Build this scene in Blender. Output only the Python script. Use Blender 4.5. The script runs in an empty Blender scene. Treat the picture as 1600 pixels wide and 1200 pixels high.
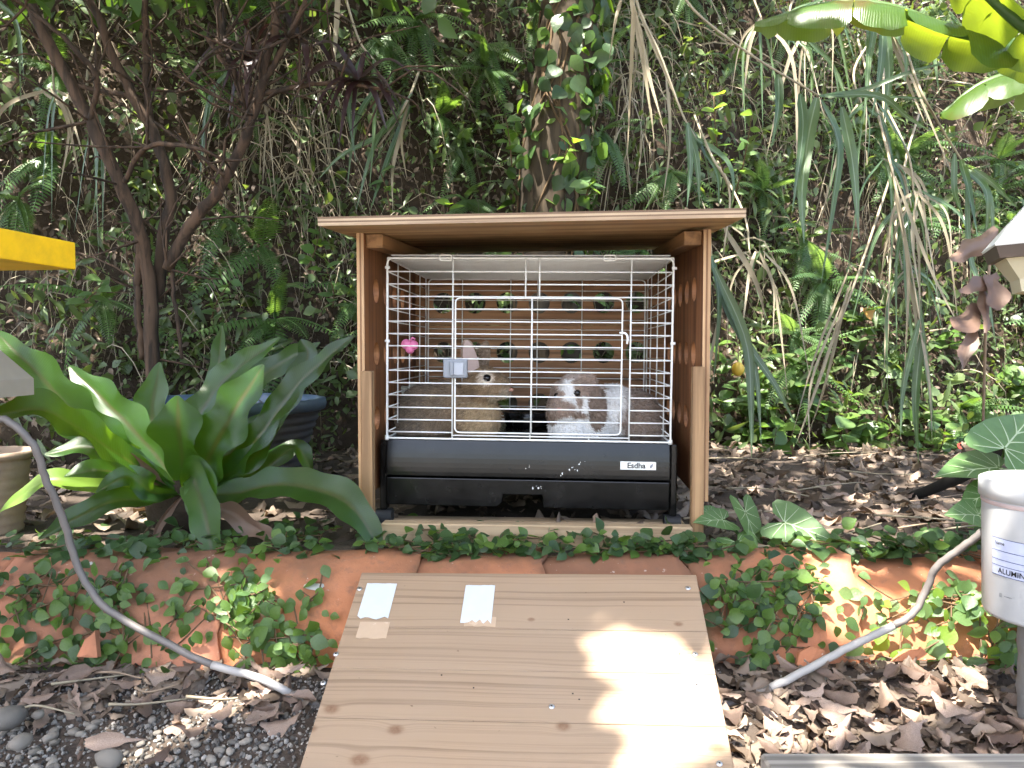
import bpy, bmesh, math, random
import numpy as np
from mathutils import Vector, Matrix
random.seed(7); rng = np.random.default_rng(11)
scene = bpy.context.scene
R = math.radians
# ------------------------------------------------------------------ camera
F = 1202.0; PITCH = R(2.62); EYE = np.array([0.0, 0.0, 0.55])
cd = bpy.data.cameras.new('camera'); cam = bpy.data.objects.new('camera', cd)
scene.collection.objects.link(cam)
cam.location = EYE; cam.rotation_euler = (R(90) - PITCH, 0, 0)
cd.sensor_width = 36; cd.lens = 36 * F / 1600; cd.clip_start = 0.02; cd.clip_end = 500
scene.camera = cam
# ------------------------------------------------------------------ light
SUN = np.array([-0.25, -0.32, 0.91]); SUN /= np.linalg.norm(SUN)      # towards the sun
elev = math.asin(SUN[2]); azim = math.atan2(SUN[0], SUN[1])
w = bpy.data.worlds.new('World'); scene.world = w; w.use_nodes = True
nt = w.node_tree; nt.nodes.clear()
sky = nt.nodes.new('ShaderNodeTexSky'); sky.sky_type = 'NISHITA'; sky.sun_disc = False
sky.dust_density = 3.5; sky.ozone_density = 0.6; sky.sun_elevation = elev; sky.sun_rotation = azim
bg = nt.nodes.new('ShaderNodeBackground'); bg.inputs[1].default_value = 0.15
wo = nt.nodes.new('ShaderNodeOutputWorld')
nt.links.new(sky.outputs[0], bg.inputs[0]); nt.links.new(bg.outputs[0], wo.inputs[0])
sl = bpy.data.lights.new('sun', 'SUN'); sl.energy = 4.5; sl.angle = R(0.5); sl.color = (1, 0.95, 0.86)
so = bpy.data.objects.new('sun', sl); scene.collection.objects.link(so)
so.rotation_euler = Vector(SUN).to_track_quat('Z', 'Y').to_euler()
scene.view_settings.view_transform = 'Standard'; scene.view_settings.look = 'None'
scene.view_settings.exposure = 2.75; scene.view_settings.gamma = 1.0
scene.view_settings.use_curve_mapping = False
scene.cycles.use_adaptive_sampling = True; scene.cycles.adaptive_threshold = 0.035
scene.cycles.max_bounces = 5; scene.cycles.diffuse_bounces = 3; scene.cycles.glossy_bounces = 2; scene.cycles.transmission_bounces = 3
scene.cycles.caustics_reflective = False; scene.cycles.caustics_refractive = False

# ------------------------------------------------------------------ helpers
FW = np.array([0, math.cos(PITCH), -math.sin(PITCH)]); UP = np.array([0, math.sin(PITCH), math.cos(PITCH)])
def ray(px, py): return FW + np.array([(px - 800) / F, 0, 0]) + UP * ((600 - py) / F)
def W(px, py, y):                       # the point at depth y seen at that place of the photograph
    d = ray(px, py); return EYE + d * (y / d[1])
def G(px, py, z):                       # the point at height z
    d = ray(px, py); return EYE + d * ((z - EYE[2]) / d[2])
def proj(p):
    q = np.asarray(p) - EYE; f = q @ FW
    return 800 + F * q[..., 0] / f, 600 - F * (q @ UP) / f
def ss(a, b, x):
    t = np.clip((x - a) / (b - a), 0, 1); return t * t * (3 - 2 * t)
_ph = np.random.default_rng(3).uniform(0, 6.28, (60, 4))
def sn(x, y, f=1.0, o=0):               # smooth pseudo noise in about -1..1
    s = 0
    for k in range(5):
        a = _ph[(k + o) % 60]; c, d = math.cos(a[0]), math.sin(a[0])
        ff = f * (0.7 + 0.35 * k)
        s = s + np.sin((c * x + d * y) * ff * 3 + a[1]) * np.cos((-d * x + c * y) * ff * 2.3 + a[2])
    return s / 2.6
def nrm(v): return v / (np.linalg.norm(v, axis=-1, keepdims=True) + 1e-12)

class MB:
    def __init__(s): s.V = []; s.Q = []; s.T = []; s.C = []; s.n = 0
    def add(s, V, Q=None, T=None, C=None):
        V = np.asarray(V, float).reshape(-1, 3); s.V.append(V)
        if Q is not None and len(Q): s.Q.append(np.asarray(Q, int) + s.n)
        if T is not None and len(T): s.T.append(np.asarray(T, int) + s.n)
        if C is None: C = np.full((len(V), 3), 0.5)
        C = np.asarray(C, float)
        if C.ndim == 1: C = np.tile(C, (len(V), 1))
        s.C.append(C); s.n += len(V); return s
    def mesh(s, name, mat=None, smooth=True):
        V = np.concatenate(s.V); C = np.concatenate(s.C)
        Q = np.concatenate(s.Q) if s.Q else np.zeros((0, 4), int)
        T = np.concatenate(s.T) if s.T else np.zeros((0, 3), int)
        me = bpy.data.meshes.new(name)
        me.vertices.add(len(V)); me.vertices.foreach_set('co', V.astype(np.float32).ravel())
        nl = Q.size + T.size; me.loops.add(nl)
        me.loops.foreach_set('vertex_index', np.concatenate([Q.ravel(), T.ravel()]).astype(np.int32))
        npoly = len(Q) + len(T); me.polygons.add(npoly)
        st = np.concatenate([np.arange(len(Q)) * 4, Q.size + np.arange(len(T)) * 3]).astype(np.int32)
        me.polygons.foreach_set('loop_start', st)
        me.polygons.foreach_set('use_smooth', np.full(npoly, smooth))
        me.update(calc_edges=True)
        at = me.attributes.new('tint', 'FLOAT_COLOR', 'POINT')
        at.data.foreach_set('color', np.c_[C, np.ones(len(C))].astype(np.float32).ravel())
        if mat: me.materials.append(mat)
        return me
COL = scene.collection
def tag(o, label=None, cat=None, group=None, kind=None):
    if label: o['label'] = label
    if cat: o['category'] = cat
    if group: o['group'] = group
    if kind: o['kind'] = kind
    return o
def ob(name, me, parent=None, label=None, cat=None, group=None, kind=None, M=None):
    o = bpy.data.objects.new(name, me); COL.objects.link(o)
    if parent: o.parent = parent
    if M is not None: o.matrix_local = M
    return tag(o, label, cat, group, kind)
def empty(name, loc, label, cat, group=None, rz=0):
    o = ob(name, None, None, label, cat, group); o.location = loc; o.rotation_euler = (0, 0, rz)
    o.empty_display_size = 0.05; return o
def mat4(p, X, Y, Z, s=1.0):
    if np.isscalar(s): s = (s, s, s)
    m = Matrix.Identity(4)
    for i in range(3): m[i][0] = X[i] * s[0]; m[i][1] = Y[i] * s[1]; m[i][2] = Z[i] * s[2]; m[i][3] = p[i]
    return m
def frame(d, n):                        # leaf frame(s): X along d, Z near n
    X = nrm(np.asarray(d, float)); Y = nrm(np.cross(np.asarray(n, float), X)); Z = np.cross(X, Y)
    return X, Y, Z
def scatter(mb, tpl, P, X, Y, Z, S, C):
    V, Q, T = tpl; n = len(P); k = len(V)
    S = np.asarray(S, float)
    if S.ndim == 1: S = np.repeat(S[:, None], 3, 1)
    L = V[None] * S[:, None]
    G_ = P[:, None] + L[..., :1] * X[:, None] + L[..., 1:2] * Y[:, None] + L[..., 2:] * Z[:, None]
    off = (np.arange(n) * k)[:, None, None]
    mb.add(G_.reshape(-1, 3), (Q[None] + off).reshape(-1, 4) if len(Q) else None,
           (T[None] + off).reshape(-1, 3) if len(T) else None, np.repeat(np.asarray(C, float), k, 0))
def catmull(pts, n):
    p = np.asarray(pts, float); p = np.vstack([2 * p[0] - p[1], p, 2 * p[-1] - p[-2]])
    m = len(p) - 3; out = []
    for u in np.linspace(0, m - 1e-6, n):
        i = int(u); t = u - i; a, b, c, d = p[i:i + 4]
        out.append(0.5 * (2 * b + (c - a) * t + (2 * a - 5 * b + 4 * c - d) * t * t + (3 * b - a - 3 * c + d) * t ** 3))
    return np.array(out)
def tube(mb, path, rad, sides=8, C=None, cap=True, rough=0.0):
    P = np.asarray(path, float); n = len(P); rad = np.broadcast_to(np.asarray(rad, float), (n,))
    Tn = nrm(np.gradient(P, axis=0)); ref = np.array([0, 0, 1.0]) if abs(Tn[0][2]) < 0.9 else np.array([1.0, 0, 0])
    A = nrm(np.cross(Tn[0], ref)); Vs = []
    an = np.arange(sides) / sides * 2 * math.pi
    for i in range(n):
        A = nrm(A - Tn[i] * (A @ Tn[i])); B = np.cross(Tn[i], A)
        r = rad[i] * (1 + rough * rng.uniform(-1, 1, sides))
        Vs.append(P[i] + (np.cos(an) * r)[:, None] * A + (np.sin(an) * r)[:, None] * B)
    V = np.concatenate(Vs); Q = []
    for i in range(n - 1):
        for j in range(sides):
            k = (j + 1) % sides; Q.append((i * sides + j, i * sides + k, (i + 1) * sides + k, (i + 1) * sides + j))
    T = []
    if cap:
        V = np.vstack([V, P[0], P[-1]]); a = n * sides
        for j in range(sides):
            k = (j + 1) % sides; T.append((a, k, j)); T.append((a + 1, (n - 1) * sides + j, (n - 1) * sides + k))
    mb.add(V, Q, T, C); return mb
def strap(mb, path, wid, N0, cols=3, fold=0.2, wav=0.0, wf=30, ph=0.0, C=None, twist=0.0, n=None, tipw=0.0, notch=None):
    """leaf blade along path: wid(t) half width, N0 the way its face looks"""
    P = np.asarray(path, float); m = len(P); T = nrm(np.gradient(P, axis=0)); t = np.linspace(0, 1, m)
    S = nrm(np.cross(T, np.asarray(N0, float))); N = np.cross(S, T)
    if twist:
        a = twist * t; S, N = S * np.cos(a)[:, None] + N * np.sin(a)[:, None], -S * np.sin(a)[:, None] + N * np.cos(a)[:, None]
    L = np.concatenate([[0], np.cumsum(np.linalg.norm(np.diff(P, axis=0), axis=1))])
    J = np.linspace(-1, 1, cols); wd = np.array([wid(x) for x in t])
    V = np.zeros((m, cols, 3))
    for j, u in enumerate(J):
        edge = wd * (1 + (wav * 1.2 * np.sin(L * wf * 1.3 + ph + 2 * np.sign(u)) if wav else 0))
        lift = abs(u) * wd * fold + (wav * wd * u * u * np.sin(L * wf + ph + (1.3 if u > 0 else 0)) if wav else 0)
        V[:, j] = P + S * (edge * u)[:, None] + N * np.asarray(lift)[:, None]
    Q = [(i * cols + j, i * cols + j + 1, (i + 1) * cols + j + 1, (i + 1) * cols + j) for i in range(m - 1) for j in range(cols - 1)]
    if C is None: C = (0.5, 0.5, 0.5)
    # colour: r random tint, g across position (midrib = 1), b along
    CC = np.zeros((m, cols, 3)); CC[..., 0] = C[0]; CC[..., 1] = 1 - np.abs(J)[None]; CC[..., 2] = t[:, None]
    mb.add(V.reshape(-1, 3), Q, None, CC.reshape(-1, 3)); return mb
def bbox_mesh(name, x0, x1, y0, y1, z0, z1, mat=None, bev=0.001, seg=1):
    bm = bmesh.new(); bmesh.ops.create_cube(bm, size=1)
    for v in bm.verts:
        v.co = Vector(((x0 + x1) / 2 + v.co.x * (x1 - x0), (y0 + y1) / 2 + v.co.y * (y1 - y0), (z0 + z1) / 2 + v.co.z * (z1 - z0)))
    if bev: bmesh.ops.bevel(bm, geom=bm.edges[:], offset=bev, segments=seg, affect='EDGES', profile=0.5)
    me = bpy.data.meshes.new(name); bm.to_mesh(me); bm.free()
    if mat: me.materials.append(mat)
    return me
def lathe(mb, prof, c, sides=40, C=None):
    n = len(prof); an = np.arange(sides) / sides * 2 * math.pi
    V = np.array([[c[0] + r * math.cos(a), c[1] + r * math.sin(a), c[2] + z] for r, z in prof for a in an])
    Q = [(i * sides + j, i * sides + (j + 1) % sides, (i + 1) * sides + (j + 1) % sides, (i + 1) * sides + j) for i in range(n - 1) for j in range(sides)]
    mb.add(V, Q, None, C); return mb

# ------------------------------------------------------------------ materials
class NT:
    def __init__(s, name):
        s.m = bpy.data.materials.new(name); s.m.use_nodes = True; s.t = s.m.node_tree; s.t.nodes.clear()
        s.out = s.n('ShaderNodeOutputMaterial')
    def n(s, typ, **kw):
        x = s.t.nodes.new(typ)
        for k, v in kw.items(): setattr(x, k, v)
        return x
    def set(s, sock, v):
        if hasattr(v, 'links') or isinstance(v, bpy.types.NodeSocket): s.t.links.new(v, sock)
        else:
            if sock.type == 'RGBA' and len(v) == 3: v = (*v, 1)
            sock.default_value = v
    def noise(s, scale=5, detail=4, vec=None, rough=0.55, dist=0.0):
        x = s.n('ShaderNodeTexNoise'); x.inputs['Scale'].default_value = scale; x.inputs['Detail'].default_value = detail
        x.inputs['Roughness'].default_value = rough; x.inputs['Distortion'].default_value = dist
        if vec is not None: s.t.links.new(vec, x.inputs['Vector'])
        return x.outputs['Fac']
    def obj(s): return s.n('ShaderNodeTexCoord').outputs['Object']
    def map(s, vec, scale=(1, 1, 1), loc=(0, 0, 0), rot=(0, 0, 0)):
        x = s.n('ShaderNodeMapping'); s.t.links.new(vec, x.inputs[0])
        x.inputs['Scale'].default_value = scale
        s.set(x.inputs['Location'], loc); x.inputs['Rotation'].default_value = rot
        return x.outputs[0]
    def mix(s, f, a, b, mode='MIX'):
        x = s.n('ShaderNodeMix', data_type='RGBA', blend_type=mode)
        s.set(x.inputs[0], f); s.set(x.inputs[6], a); s.set(x.inputs[7], b); return x.outputs[2]
    def math(s, op, a, b=0.0, clamp=False):
        x = s.n('ShaderNodeMath', operation=op); x.use_clamp = clamp
        s.set(x.inputs[0], a); s.set(x.inputs[1], b); return x.outputs[0]
    def ramp(s, f, stops):
        x = s.n('ShaderNodeValToRGB'); s.set(x.inputs[0], f); e = x.color_ramp.elements
        while len(e) < len(stops): e.new(0.5)
        for q, (p, c) in zip(e, stops):
            q.position = p; q.color = (*c, 1) if len(c) == 3 else c
        return x.outputs[0]
    def rand(s): return s.n('ShaderNodeObjectInfo').outputs['Random']
    def tint(s):
        a = s.n('ShaderNodeAttribute'); a.attribute_name = 'tint'
        x = s.n('ShaderNodeSeparateColor'); s.t.links.new(a.outputs['Color'], x.inputs[0]); return x.outputs
    def bsdf(s, col, rough=0.6, spec=0.4, bump=None, bstr=0.3, bdist=0.002, trans=None, tfac=0.3, metal=0.0, coat=0.0, sheen=0.0):
        p = s.n('ShaderNodeBsdfPrincipled'); s.set(p.inputs['Base Color'], col); s.set(p.inputs['Roughness'], rough)
        p.inputs['Specular IOR Level'].default_value = spec; p.inputs['Metallic'].default_value = metal
        p.inputs['Coat Weight'].default_value = coat; p.inputs['Sheen Weight'].default_value = sheen
        if bump is not None:
            b = s.n('ShaderNodeBump'); b.inputs['Strength'].default_value = bstr; b.inputs['Distance'].default_value = bdist
            s.t.links.new(bump, b.inputs['Height']); s.t.links.new(b.outputs[0], p.inputs['Normal'])
        o = p.outputs[0]
        if trans is not None:
            t = s.n('ShaderNodeBsdfTranslucent'); s.set(t.inputs[0], trans)
            x = s.n('ShaderNodeMixShader'); x.inputs[0].default_value = tfac
            s.t.links.new(o, x.inputs[1]); s.t.links.new(t.outputs[0], x.inputs[2]); o = x.outputs[0]
        s.t.links.new(o, s.out.inputs[0]); return s.m
MT = {}
def leafmat(name, a, b, rough=0.42, spec=0.45, tf=0.35, tcol=None, src='tint', vein=None, brown=0.0, nscale=9, lateral=0.0):
    N = NT(name); o = N.obj(); tn = N.tint()
    f = tn[0] if src == 'tint' else N.rand()
    c = N.mix(f, a, b)
    nz = N.noise(nscale, 4, o)
    c = N.mix(N.math('MULTIPLY', nz, 0.75), c, (a[0] * .5, a[1] * .5, a[2] * .5))
    if brown:
        c = N.mix(N.ramp(N.noise(nscale * 0.9, 5, N.map(o, loc=(3.1, 2, 1))), [(0.62 - brown * 0.3, (0, 0, 0)), (0.72 - brown * 0.3, (1, 1, 1))]), c, (0.12, 0.075, 0.02))
    if vein is not None:
        c = N.mix(N.ramp(tn[1], [(0.86, (0, 0, 0)), (0.97, (1, 1, 1))]), c, vein)
    if lateral:
        lv = N.math('SINE', N.math('ADD', N.math('MULTIPLY', tn[2], 800.0), N.math('MULTIPLY', tn[1], 14.0)))
        lv = N.math('ADD', N.math('MULTIPLY', lv, 0.5), 0.5); c = N.mix(N.math('MULTIPLY', lv, lateral), c, (a[0] * .45, a[1] * .45, a[2] * .45)); nz = N.math('ADD', nz, N.math('MULTIPLY', lv, 0.25))
    tc = tcol or tuple(min(1, x * y) for x, y in zip(b, (1.7, 1.7, 0.7)))
    t2 = N.mix(N.math('MULTIPLY', nz, 0.5), tc, (tc[0] * .5, tc[1] * .5, tc[2] * .5))
    MT[name] = N.bsdf(c, rough, spec, bump=nz, bstr=0.25, bdist=0.004, trans=t2, tfac=tf); return MT[name]
leafmat('undergrowth', (0.046, 0.078, 0.026), (0.155, 0.21, 0.07), tf=0.3)
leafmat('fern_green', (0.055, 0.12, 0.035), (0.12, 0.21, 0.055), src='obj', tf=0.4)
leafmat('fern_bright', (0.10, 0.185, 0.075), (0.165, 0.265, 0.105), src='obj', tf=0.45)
leafmat('grass_blade', (0.05, 0.10, 0.042), (0.115, 0.18, 0.075), src='obj', rough=0.33, spec=0.55, vein=(0.20, 0.26, 0.17))
leafmat('nest_fern', (0.014, 0.05, 0.008), (0.05, 0.125, 0.014), src='obj', rough=0.28, spec=0.55, tf=0.45, tcol=(0.27, 0.50, 0.02), vein=(0.06, 0.06, 0.015), nscale=14, lateral=0.12)
leafmat('vine_leaf', (0.06, 0.125, 0.022), (0.13, 0.22, 0.04), src='obj', tf=0.35)
leafmat('vine_dark', (0.028, 0.065, 0.02), (0.06, 0.115, 0.032), src='obj', tf=0.3)
leafmat('seedling', (0.075, 0.145, 0.05), (0.14, 0.225, 0.075), src='obj', tf=0.4)
leafmat('lime', (0.14, 0.25, 0.03), (0.22, 0.34, 0.05), src='obj', tf=0.45)
leafmat('banana', (0.07, 0.15, 0.03), (0.10, 0.19, 0.04), src='obj', rough=0.3, tf=0.55, tcol=(0.34, 0.42, 0.02), brown=0.28, nscale=7, lateral=0.3)
leafmat('cordyline', (0.035, 0.015, 0.016), (0.06, 0.035, 0.03), src='obj', rough=0.35, tcol=(0.10, 0.03, 0.02))
leafmat('arrowhead', (0.09, 0.17, 0.06), (0.14, 0.25, 0.08), src='obj', tf=0.3)
leafmat('canopy', (0.04, 0.08, 0.02), (0.07, 0.13, 0.03), tf=0.3)
leafmat('straw', (0.26, 0.215, 0.14), (0.46, 0.40, 0.29), rough=0.6, spec=0.3, tf=0.2, tcol=(0.4, 0.33, 0.2))
leafmat('dry_leaf', (0.10, 0.062, 0.044), (0.52, 0.385, 0.30), src='obj', rough=0.6, spec=0.3, tf=0.12, tcol=(0.3, 0.17, 0.08), nscale=40)
leafmat('dry_leaf_stuff', (0.06, 0.042, 0.03), (0.34, 0.26, 0.195), rough=0.65, spec=0.25, tf=0.1, tcol=(0.3, 0.17, 0.08), nscale=40)
leafmat('brown_curl', (0.13, 0.075, 0.05), (0.22, 0.14, 0.10), src='obj', rough=0.5, tf=0.15, tcol=(0.25, 0.12, 0.07))
leafmat('vein_pale', (0.42, 0.52, 0.30), (0.48, 0.56, 0.34), src='obj', tf=0.1)

def soilmat(name, a, b, scale=30):
    N = NT(name); o = N.obj(); n1 = N.noise(scale, 8, o, 0.7); n2 = N.noise(scale * 0.13, 3, o)
    c = N.mix(n1, a, b); c = N.mix(N.math('MULTIPLY', n2, 0.6), c, a)
    MT[name] = N.bsdf(c, 0.95, 0.15, bump=n1, bstr=0.9, bdist=0.012)
soilmat('yard', (0.16, 0.15, 0.14), (0.42, 0.40, 0.37), 60); soilmat('soil', (0.028, 0.021, 0.016), (0.13, 0.10, 0.08)); soilmat('bank_soil', (0.014, 0.010, 0.007), (0.10, 0.072, 0.05), 34)
def woodmat(name, a, b, dark, axis='x', fine=60, rough=0.6, knots=(), band=0.75, ply=None, gloss=0.3):
    N = NT(name); o = N.obj(); r = N.rand()
    off = N.n('ShaderNodeCombineXYZ'); 
    for i, k in enumerate((3.7, 5.1, 2.3)): N.t.links.new(N.math('MULTIPLY', r, k), off.inputs[i])
    ad = N.n('ShaderNodeVectorMath', operation='ADD'); N.t.links.new(o, ad.inputs[0]); N.t.links.new(off.outputs[0], ad.inputs[1])
    lo, hi = 1.6, fine
    sc = {'x': (lo, hi, hi), 'y': (hi, lo, hi), 'z': (hi, hi, lo)}[axis]
    g = N.noise(1.0, 5, N.map(ad.outputs[0], sc), 0.6, 0.4)
    sc2 = tuple(x * 0.16 for x in sc); g2 = N.noise(1.0, 3, N.map(ad.outputs[0], sc2, (5, 3, 1)), 0.5, 0.6)
    c = N.mix(g2, a, b); c = N.mix(N.math('MULTIPLY', N.ramp(g, [(0.44, (0, 0, 0)), (0.60, (1, 1, 1))]), band), c, dark)
    st = N.ramp(N.noise(4, 4, ad.outputs[0]), [(0.45, (0, 0, 0)), (0.75, (1, 1, 1))]); c = N.mix(N.math('MULTIPLY', st, 0.55), c, dark)
    MT[name] = N.bsdf(c, rough, gloss, bump=g, bstr=0.25, bdist=0.0015); return MT[name]
woodmat('panel_wood', (0.30, 0.13, 0.05), (0.19, 0.075, 0.028), (0.085, 0.032, 0.013), 'z', 45)
woodmat('back_wood', (0.40, 0.215, 0.105), (0.28, 0.14, 0.062), (0.12, 0.055, 0.024), 'x', 45)
woodmat('roof_wood', (0.62, 0.42, 0.22), (0.48, 0.29, 0.13), (0.22, 0.11, 0.045), 'x', 30)
woodmat('cleat_wood', (0.42, 0.23, 0.10), (0.26, 0.14, 0.06), (0.14, 0.07, 0.03), 'y', 50)
woodmat('post_wood', (0.38, 0.24, 0.12), (0.28, 0.165, 0.08), (0.14, 0.075, 0.035), 'z', 60)
woodmat('edge_light', (0.56, 0.36, 0.19), (0.46, 0.28, 0.14), (0.26, 0.14, 0.07), 'z', 50)
woodmat('edge_dark', (0.25, 0.13, 0.06), (0.18, 0.09, 0.04), (0.1, 0.05, 0.025), 'z', 50)
woodmat('edge_light_x', (0.50, 0.37, 0.24), (0.40, 0.28, 0.17), (0.2, 0.13, 0.08), 'x', 50)
woodmat('edge_dark_x', (0.20, 0.13, 0.08), (0.15, 0.09, 0.05), (0.08, 0.05, 0.03), 'x', 50)
woodmat('rail_wood', (0.42, 0.31, 0.19), (0.34, 0.24, 0.14), (0.2, 0.13, 0.07), 'x', 70)
woodmat('grey_plank', (0.34, 0.31, 0.27), (0.22, 0.20, 0.17), (0.09, 0.08, 0.07), 'x', 70, rough=0.85)
woodmat('bark_red', (0.10, 0.058, 0.036), (0.055, 0.036, 0.022), (0.016, 0.012, 0.009), 'z', 45, rough=0.9, band=0.8)
woodmat('bark_tan', (0.085, 0.06, 0.036), (0.05, 0.038, 0.024), (0.025, 0.018, 0.012), 'z', 35, rough=0.9, band=0.8)
def plain(name, c, rough=0.5, spec=0.4, var=0.12, scale=20, bump=0.0, metal=0.0, coat=0.0, dirt=None, dfac=0.5, dscale=8, tf=None):
    N = NT(name); o = N.obj(); nz = N.noise(scale, 5, o)
    col = N.mix(nz, tuple(x * (1 - var) for x in c), tuple(min(1, x * (1 + var)) for x in c))
    if dirt is not None:
        col = N.mix(N.math('MULTIPLY', N.ramp(N.noise(dscale, 6, o, 0.7), [(0.45, (0, 0, 0)), (0.72, (1, 1, 1))]), dfac), col, dirt)
    rr = N.math('ADD', N.math('MULTIPLY', nz, 0.2), rough - 0.1)
    kw = dict(bump=nz, bstr=bump, bdist=0.002) if bump else {}
    if tf: kw.update(trans=c, tfac=tf)
    MT[name] = N.bsdf(col, rr, spec, metal=metal, coat=coat, **kw); return MT[name]
plain('wire_white', (0.80, 0.80, 0.77), 0.35, 0.5, 0.05, 30, dirt=(0.45, 0.40, 0.32), dfac=0.25)
plain('black_plastic', (0.004, 0.004, 0.004), 0.24, 0.32, 0.3, 40, dirt=(0.018, 0.017, 0.016), dfac=0.6, dscale=9)
plain('black_rubber', (0.02, 0.02, 0.022), 0.6, 0.4, 0.3)
plain('floor_plastic', (0.55, 0.55, 0.56), 0.45, 0.4, 0.1, dirt=(0.25, 0.20, 0.15), dfac=0.6, dscale=25)
plain('latch_grey', (0.20, 0.215, 0.24), 0.4, 0.5, 0.05); plain('latch_pale', (0.33, 0.345, 0.38), 0.4, 0.5, 0.05)
plain('pink', (0.80, 0.22, 0.42), 0.4, 0.5, 0.06, tf=0.2)
plain('cream_plastic', (0.60, 0.60, 0.48), 0.45, 0.4, 0.08)
plain('sticker', (0.78, 0.77, 0.72), 0.5, 0.4, 0.05); plain('ink', (0.02, 0.02, 0.02), 0.6, 0.3, 0.1)
plain('ink_blue', (0.06, 0.07, 0.16), 0.6, 0.3, 0.1); plain('paint_chip', (0.62, 0.62, 0.60), 0.7, 0.3, 0.1)
plain('tape', (0.47, 0.49, 0.49), 0.45, 0.4, 0.05, 60, dirt=(0.45, 0.43, 0.38), dfac=0.35, dscale=40)
plain('glue', (0.42, 0.30, 0.20), 0.25, 0.5, 0.1, 60)
plain('screw', (0.45, 0.45, 0.46), 0.35, 0.5, 0.3, 200, metal=0.9); plain('screw_hole', (0.03, 0.02, 0.015), 0.8)
N = NT('terracotta'); o_ = N.obj(); n1 = N.noise(7, 8, o_, .7); n2 = N.noise(38, 6, o_, .75); n3 = N.noise(2.6, 5, N.map(o_, loc=(4, 1, 2)), .6); rr_ = N.rand()
c_ = N.mix(n1, (0.42, 0.135, 0.05), (0.52, 0.225, 0.115)); c_ = N.mix(N.math('MULTIPLY', rr_, .45), c_, (0.36, 0.17, 0.13))
c_ = N.mix(N.math('MULTIPLY', N.ramp(n3, [(.42, (0, 0, 0)), (.62, (1, 1, 1))]), .8), c_, (0.12, 0.065, 0.038)); c_ = N.mix(N.math('MULTIPLY', N.ramp(n2, [(.52, (0, 0, 0)), (.70, (1, 1, 1))]), .6), c_, (0.14, 0.085, 0.06))
c_ = N.mix(N.math('MULTIPLY', N.ramp(N.noise(5, 7, N.map(o_, loc=(9, 3, 1)), .7), [(.56, (0, 0, 0)), (.66, (1, 1, 1))]), .5), c_, (0.10, 0.115, 0.045)); c_ = N.mix(N.math('MULTIPLY', N.ramp(N.noise(90, 3, o_), [(.68, (0, 0, 0)), (.74, (1, 1, 1))]), .5), c_, (0.5, 0.42, 0.36))
MT['terracotta'] = N.bsdf(c_, .85, .2, bump=N.math('ADD', n2, n1), bstr=.4, bdist=.004)
plain('mortar', (0.42, 0.40, 0.36), 0.95, 0.1, 0.2, 60, bump=0.8)
plain('hose_grey', (0.125, 0.11, 0.10), 0.5, 0.4, 0.15, 30, dirt=(0.16, 0.13, 0.11), dfac=0.5, dscale=30)
plain('hose_pale', (0.27, 0.255, 0.24), 0.5, 0.4, 0.15, 30, dirt=(0.3, 0.27, 0.24), dfac=0.5, dscale=30)
plain('bucket', (0.44, 0.44, 0.44), 0.38, 0.5, 0.04, 15, dirt=(0.45, 0.42, 0.40), dfac=0.35, tf=0.12)
plain('bucket_band', (0.42, 0.32, 0.30), 0.5, 0.4, 0.1); plain('label_paper', (0.42, 0.45, 0.58), 0.5, 0.4, 0.03, 8)
plain('yellow_paint', (0.90, 0.52, 0.012), 0.42, 0.45, 0.06, 25, bump=0.2, dirt=(0.45, 0.25, 0.02), dfac=0.5, dscale=14)
plain('lantern_white', (0.74, 0.74, 0.72), 0.4, 0.45, 0.06, dirt=(0.5, 0.47, 0.4), dfac=0.3); plain('lantern_cream', (0.62, 0.55, 0.38), 0.5, 0.4, 0.08, tf=0.15)
plain('lantern_brown', (0.10, 0.075, 0.06), 0.6, 0.3, 0.2)
plain('pot_dark', (0.075, 0.075, 0.08), 0.7, 0.3, 0.3, 25, bump=0.6, dirt=(0.13, 0.11, 0.09), dfac=0.6)
plain('pot_blue', (0.07, 0.11, 0.165), 0.4, 0.5, 0.2, 20, dirt=(0.16, 0.17, 0.17), dfac=0.5)
plain('pot_clay', (0.26, 0.19, 0.14), 0.8, 0.3, 0.25, 30, bump=0.5, dirt=(0.12, 0.10, 0.08), dfac=0.6)
plain('concrete', (0.17, 0.16, 0.15), 0.9, 0.2, 0.2, 60, bump=0.8, dirt=(0.15, 0.14, 0.12), dfac=0.6)
plain('beige_block', (0.34, 0.29, 0.22), 0.7, 0.3, 0.12, 30, dirt=(0.3, 0.26, 0.2), dfac=0.4)
plain('branch_black', (0.022, 0.020, 0.018), 0.85, 0.2, 0.4, 40, bump=0.8)
plain('twig', (0.22, 0.16, 0.11), 0.85, 0.2, 0.3, 40, bump=0.6); plain('vine_stem', (0.10, 0.065, 0.035), 0.8, 0.2, 0.3)
plain('eye_black', (0.004, 0.003, 0.003), 0.12, 0.35, 0.1); plain('nose_pink', (0.34, 0.18, 0.13), 0.6, 0.4, 0.15, 80)
plain('ear_inner', (0.50, 0.38, 0.34), 0.7, 0.3, 0.15, 60, tf=0.25)
plain('fruit', (0.62, 0.42, 0.05), 0.4, 0.5, 0.1); plain('orange_leaf', (0.52, 0.27, 0.07), 0.5, 0.4, 0.2, tf=0.3); plain('red_leaf', (0.42, 0.06, 0.045), 0.5, 0.4, 0.2, tf=0.2)
N = NT('pebble'); o_ = N.obj(); c_ = N.mix(N.rand(), (0.07, 0.062, 0.052), (0.27, 0.235, 0.19)); nz_ = N.noise(60, 5, o_)
MT['pebble'] = N.bsdf(N.mix(N.math('MULTIPLY', nz_, 0.6), c_, (0.13, 0.12, 0.11)), 0.8, 0.3, bump=nz_, bstr=0.4)
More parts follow.
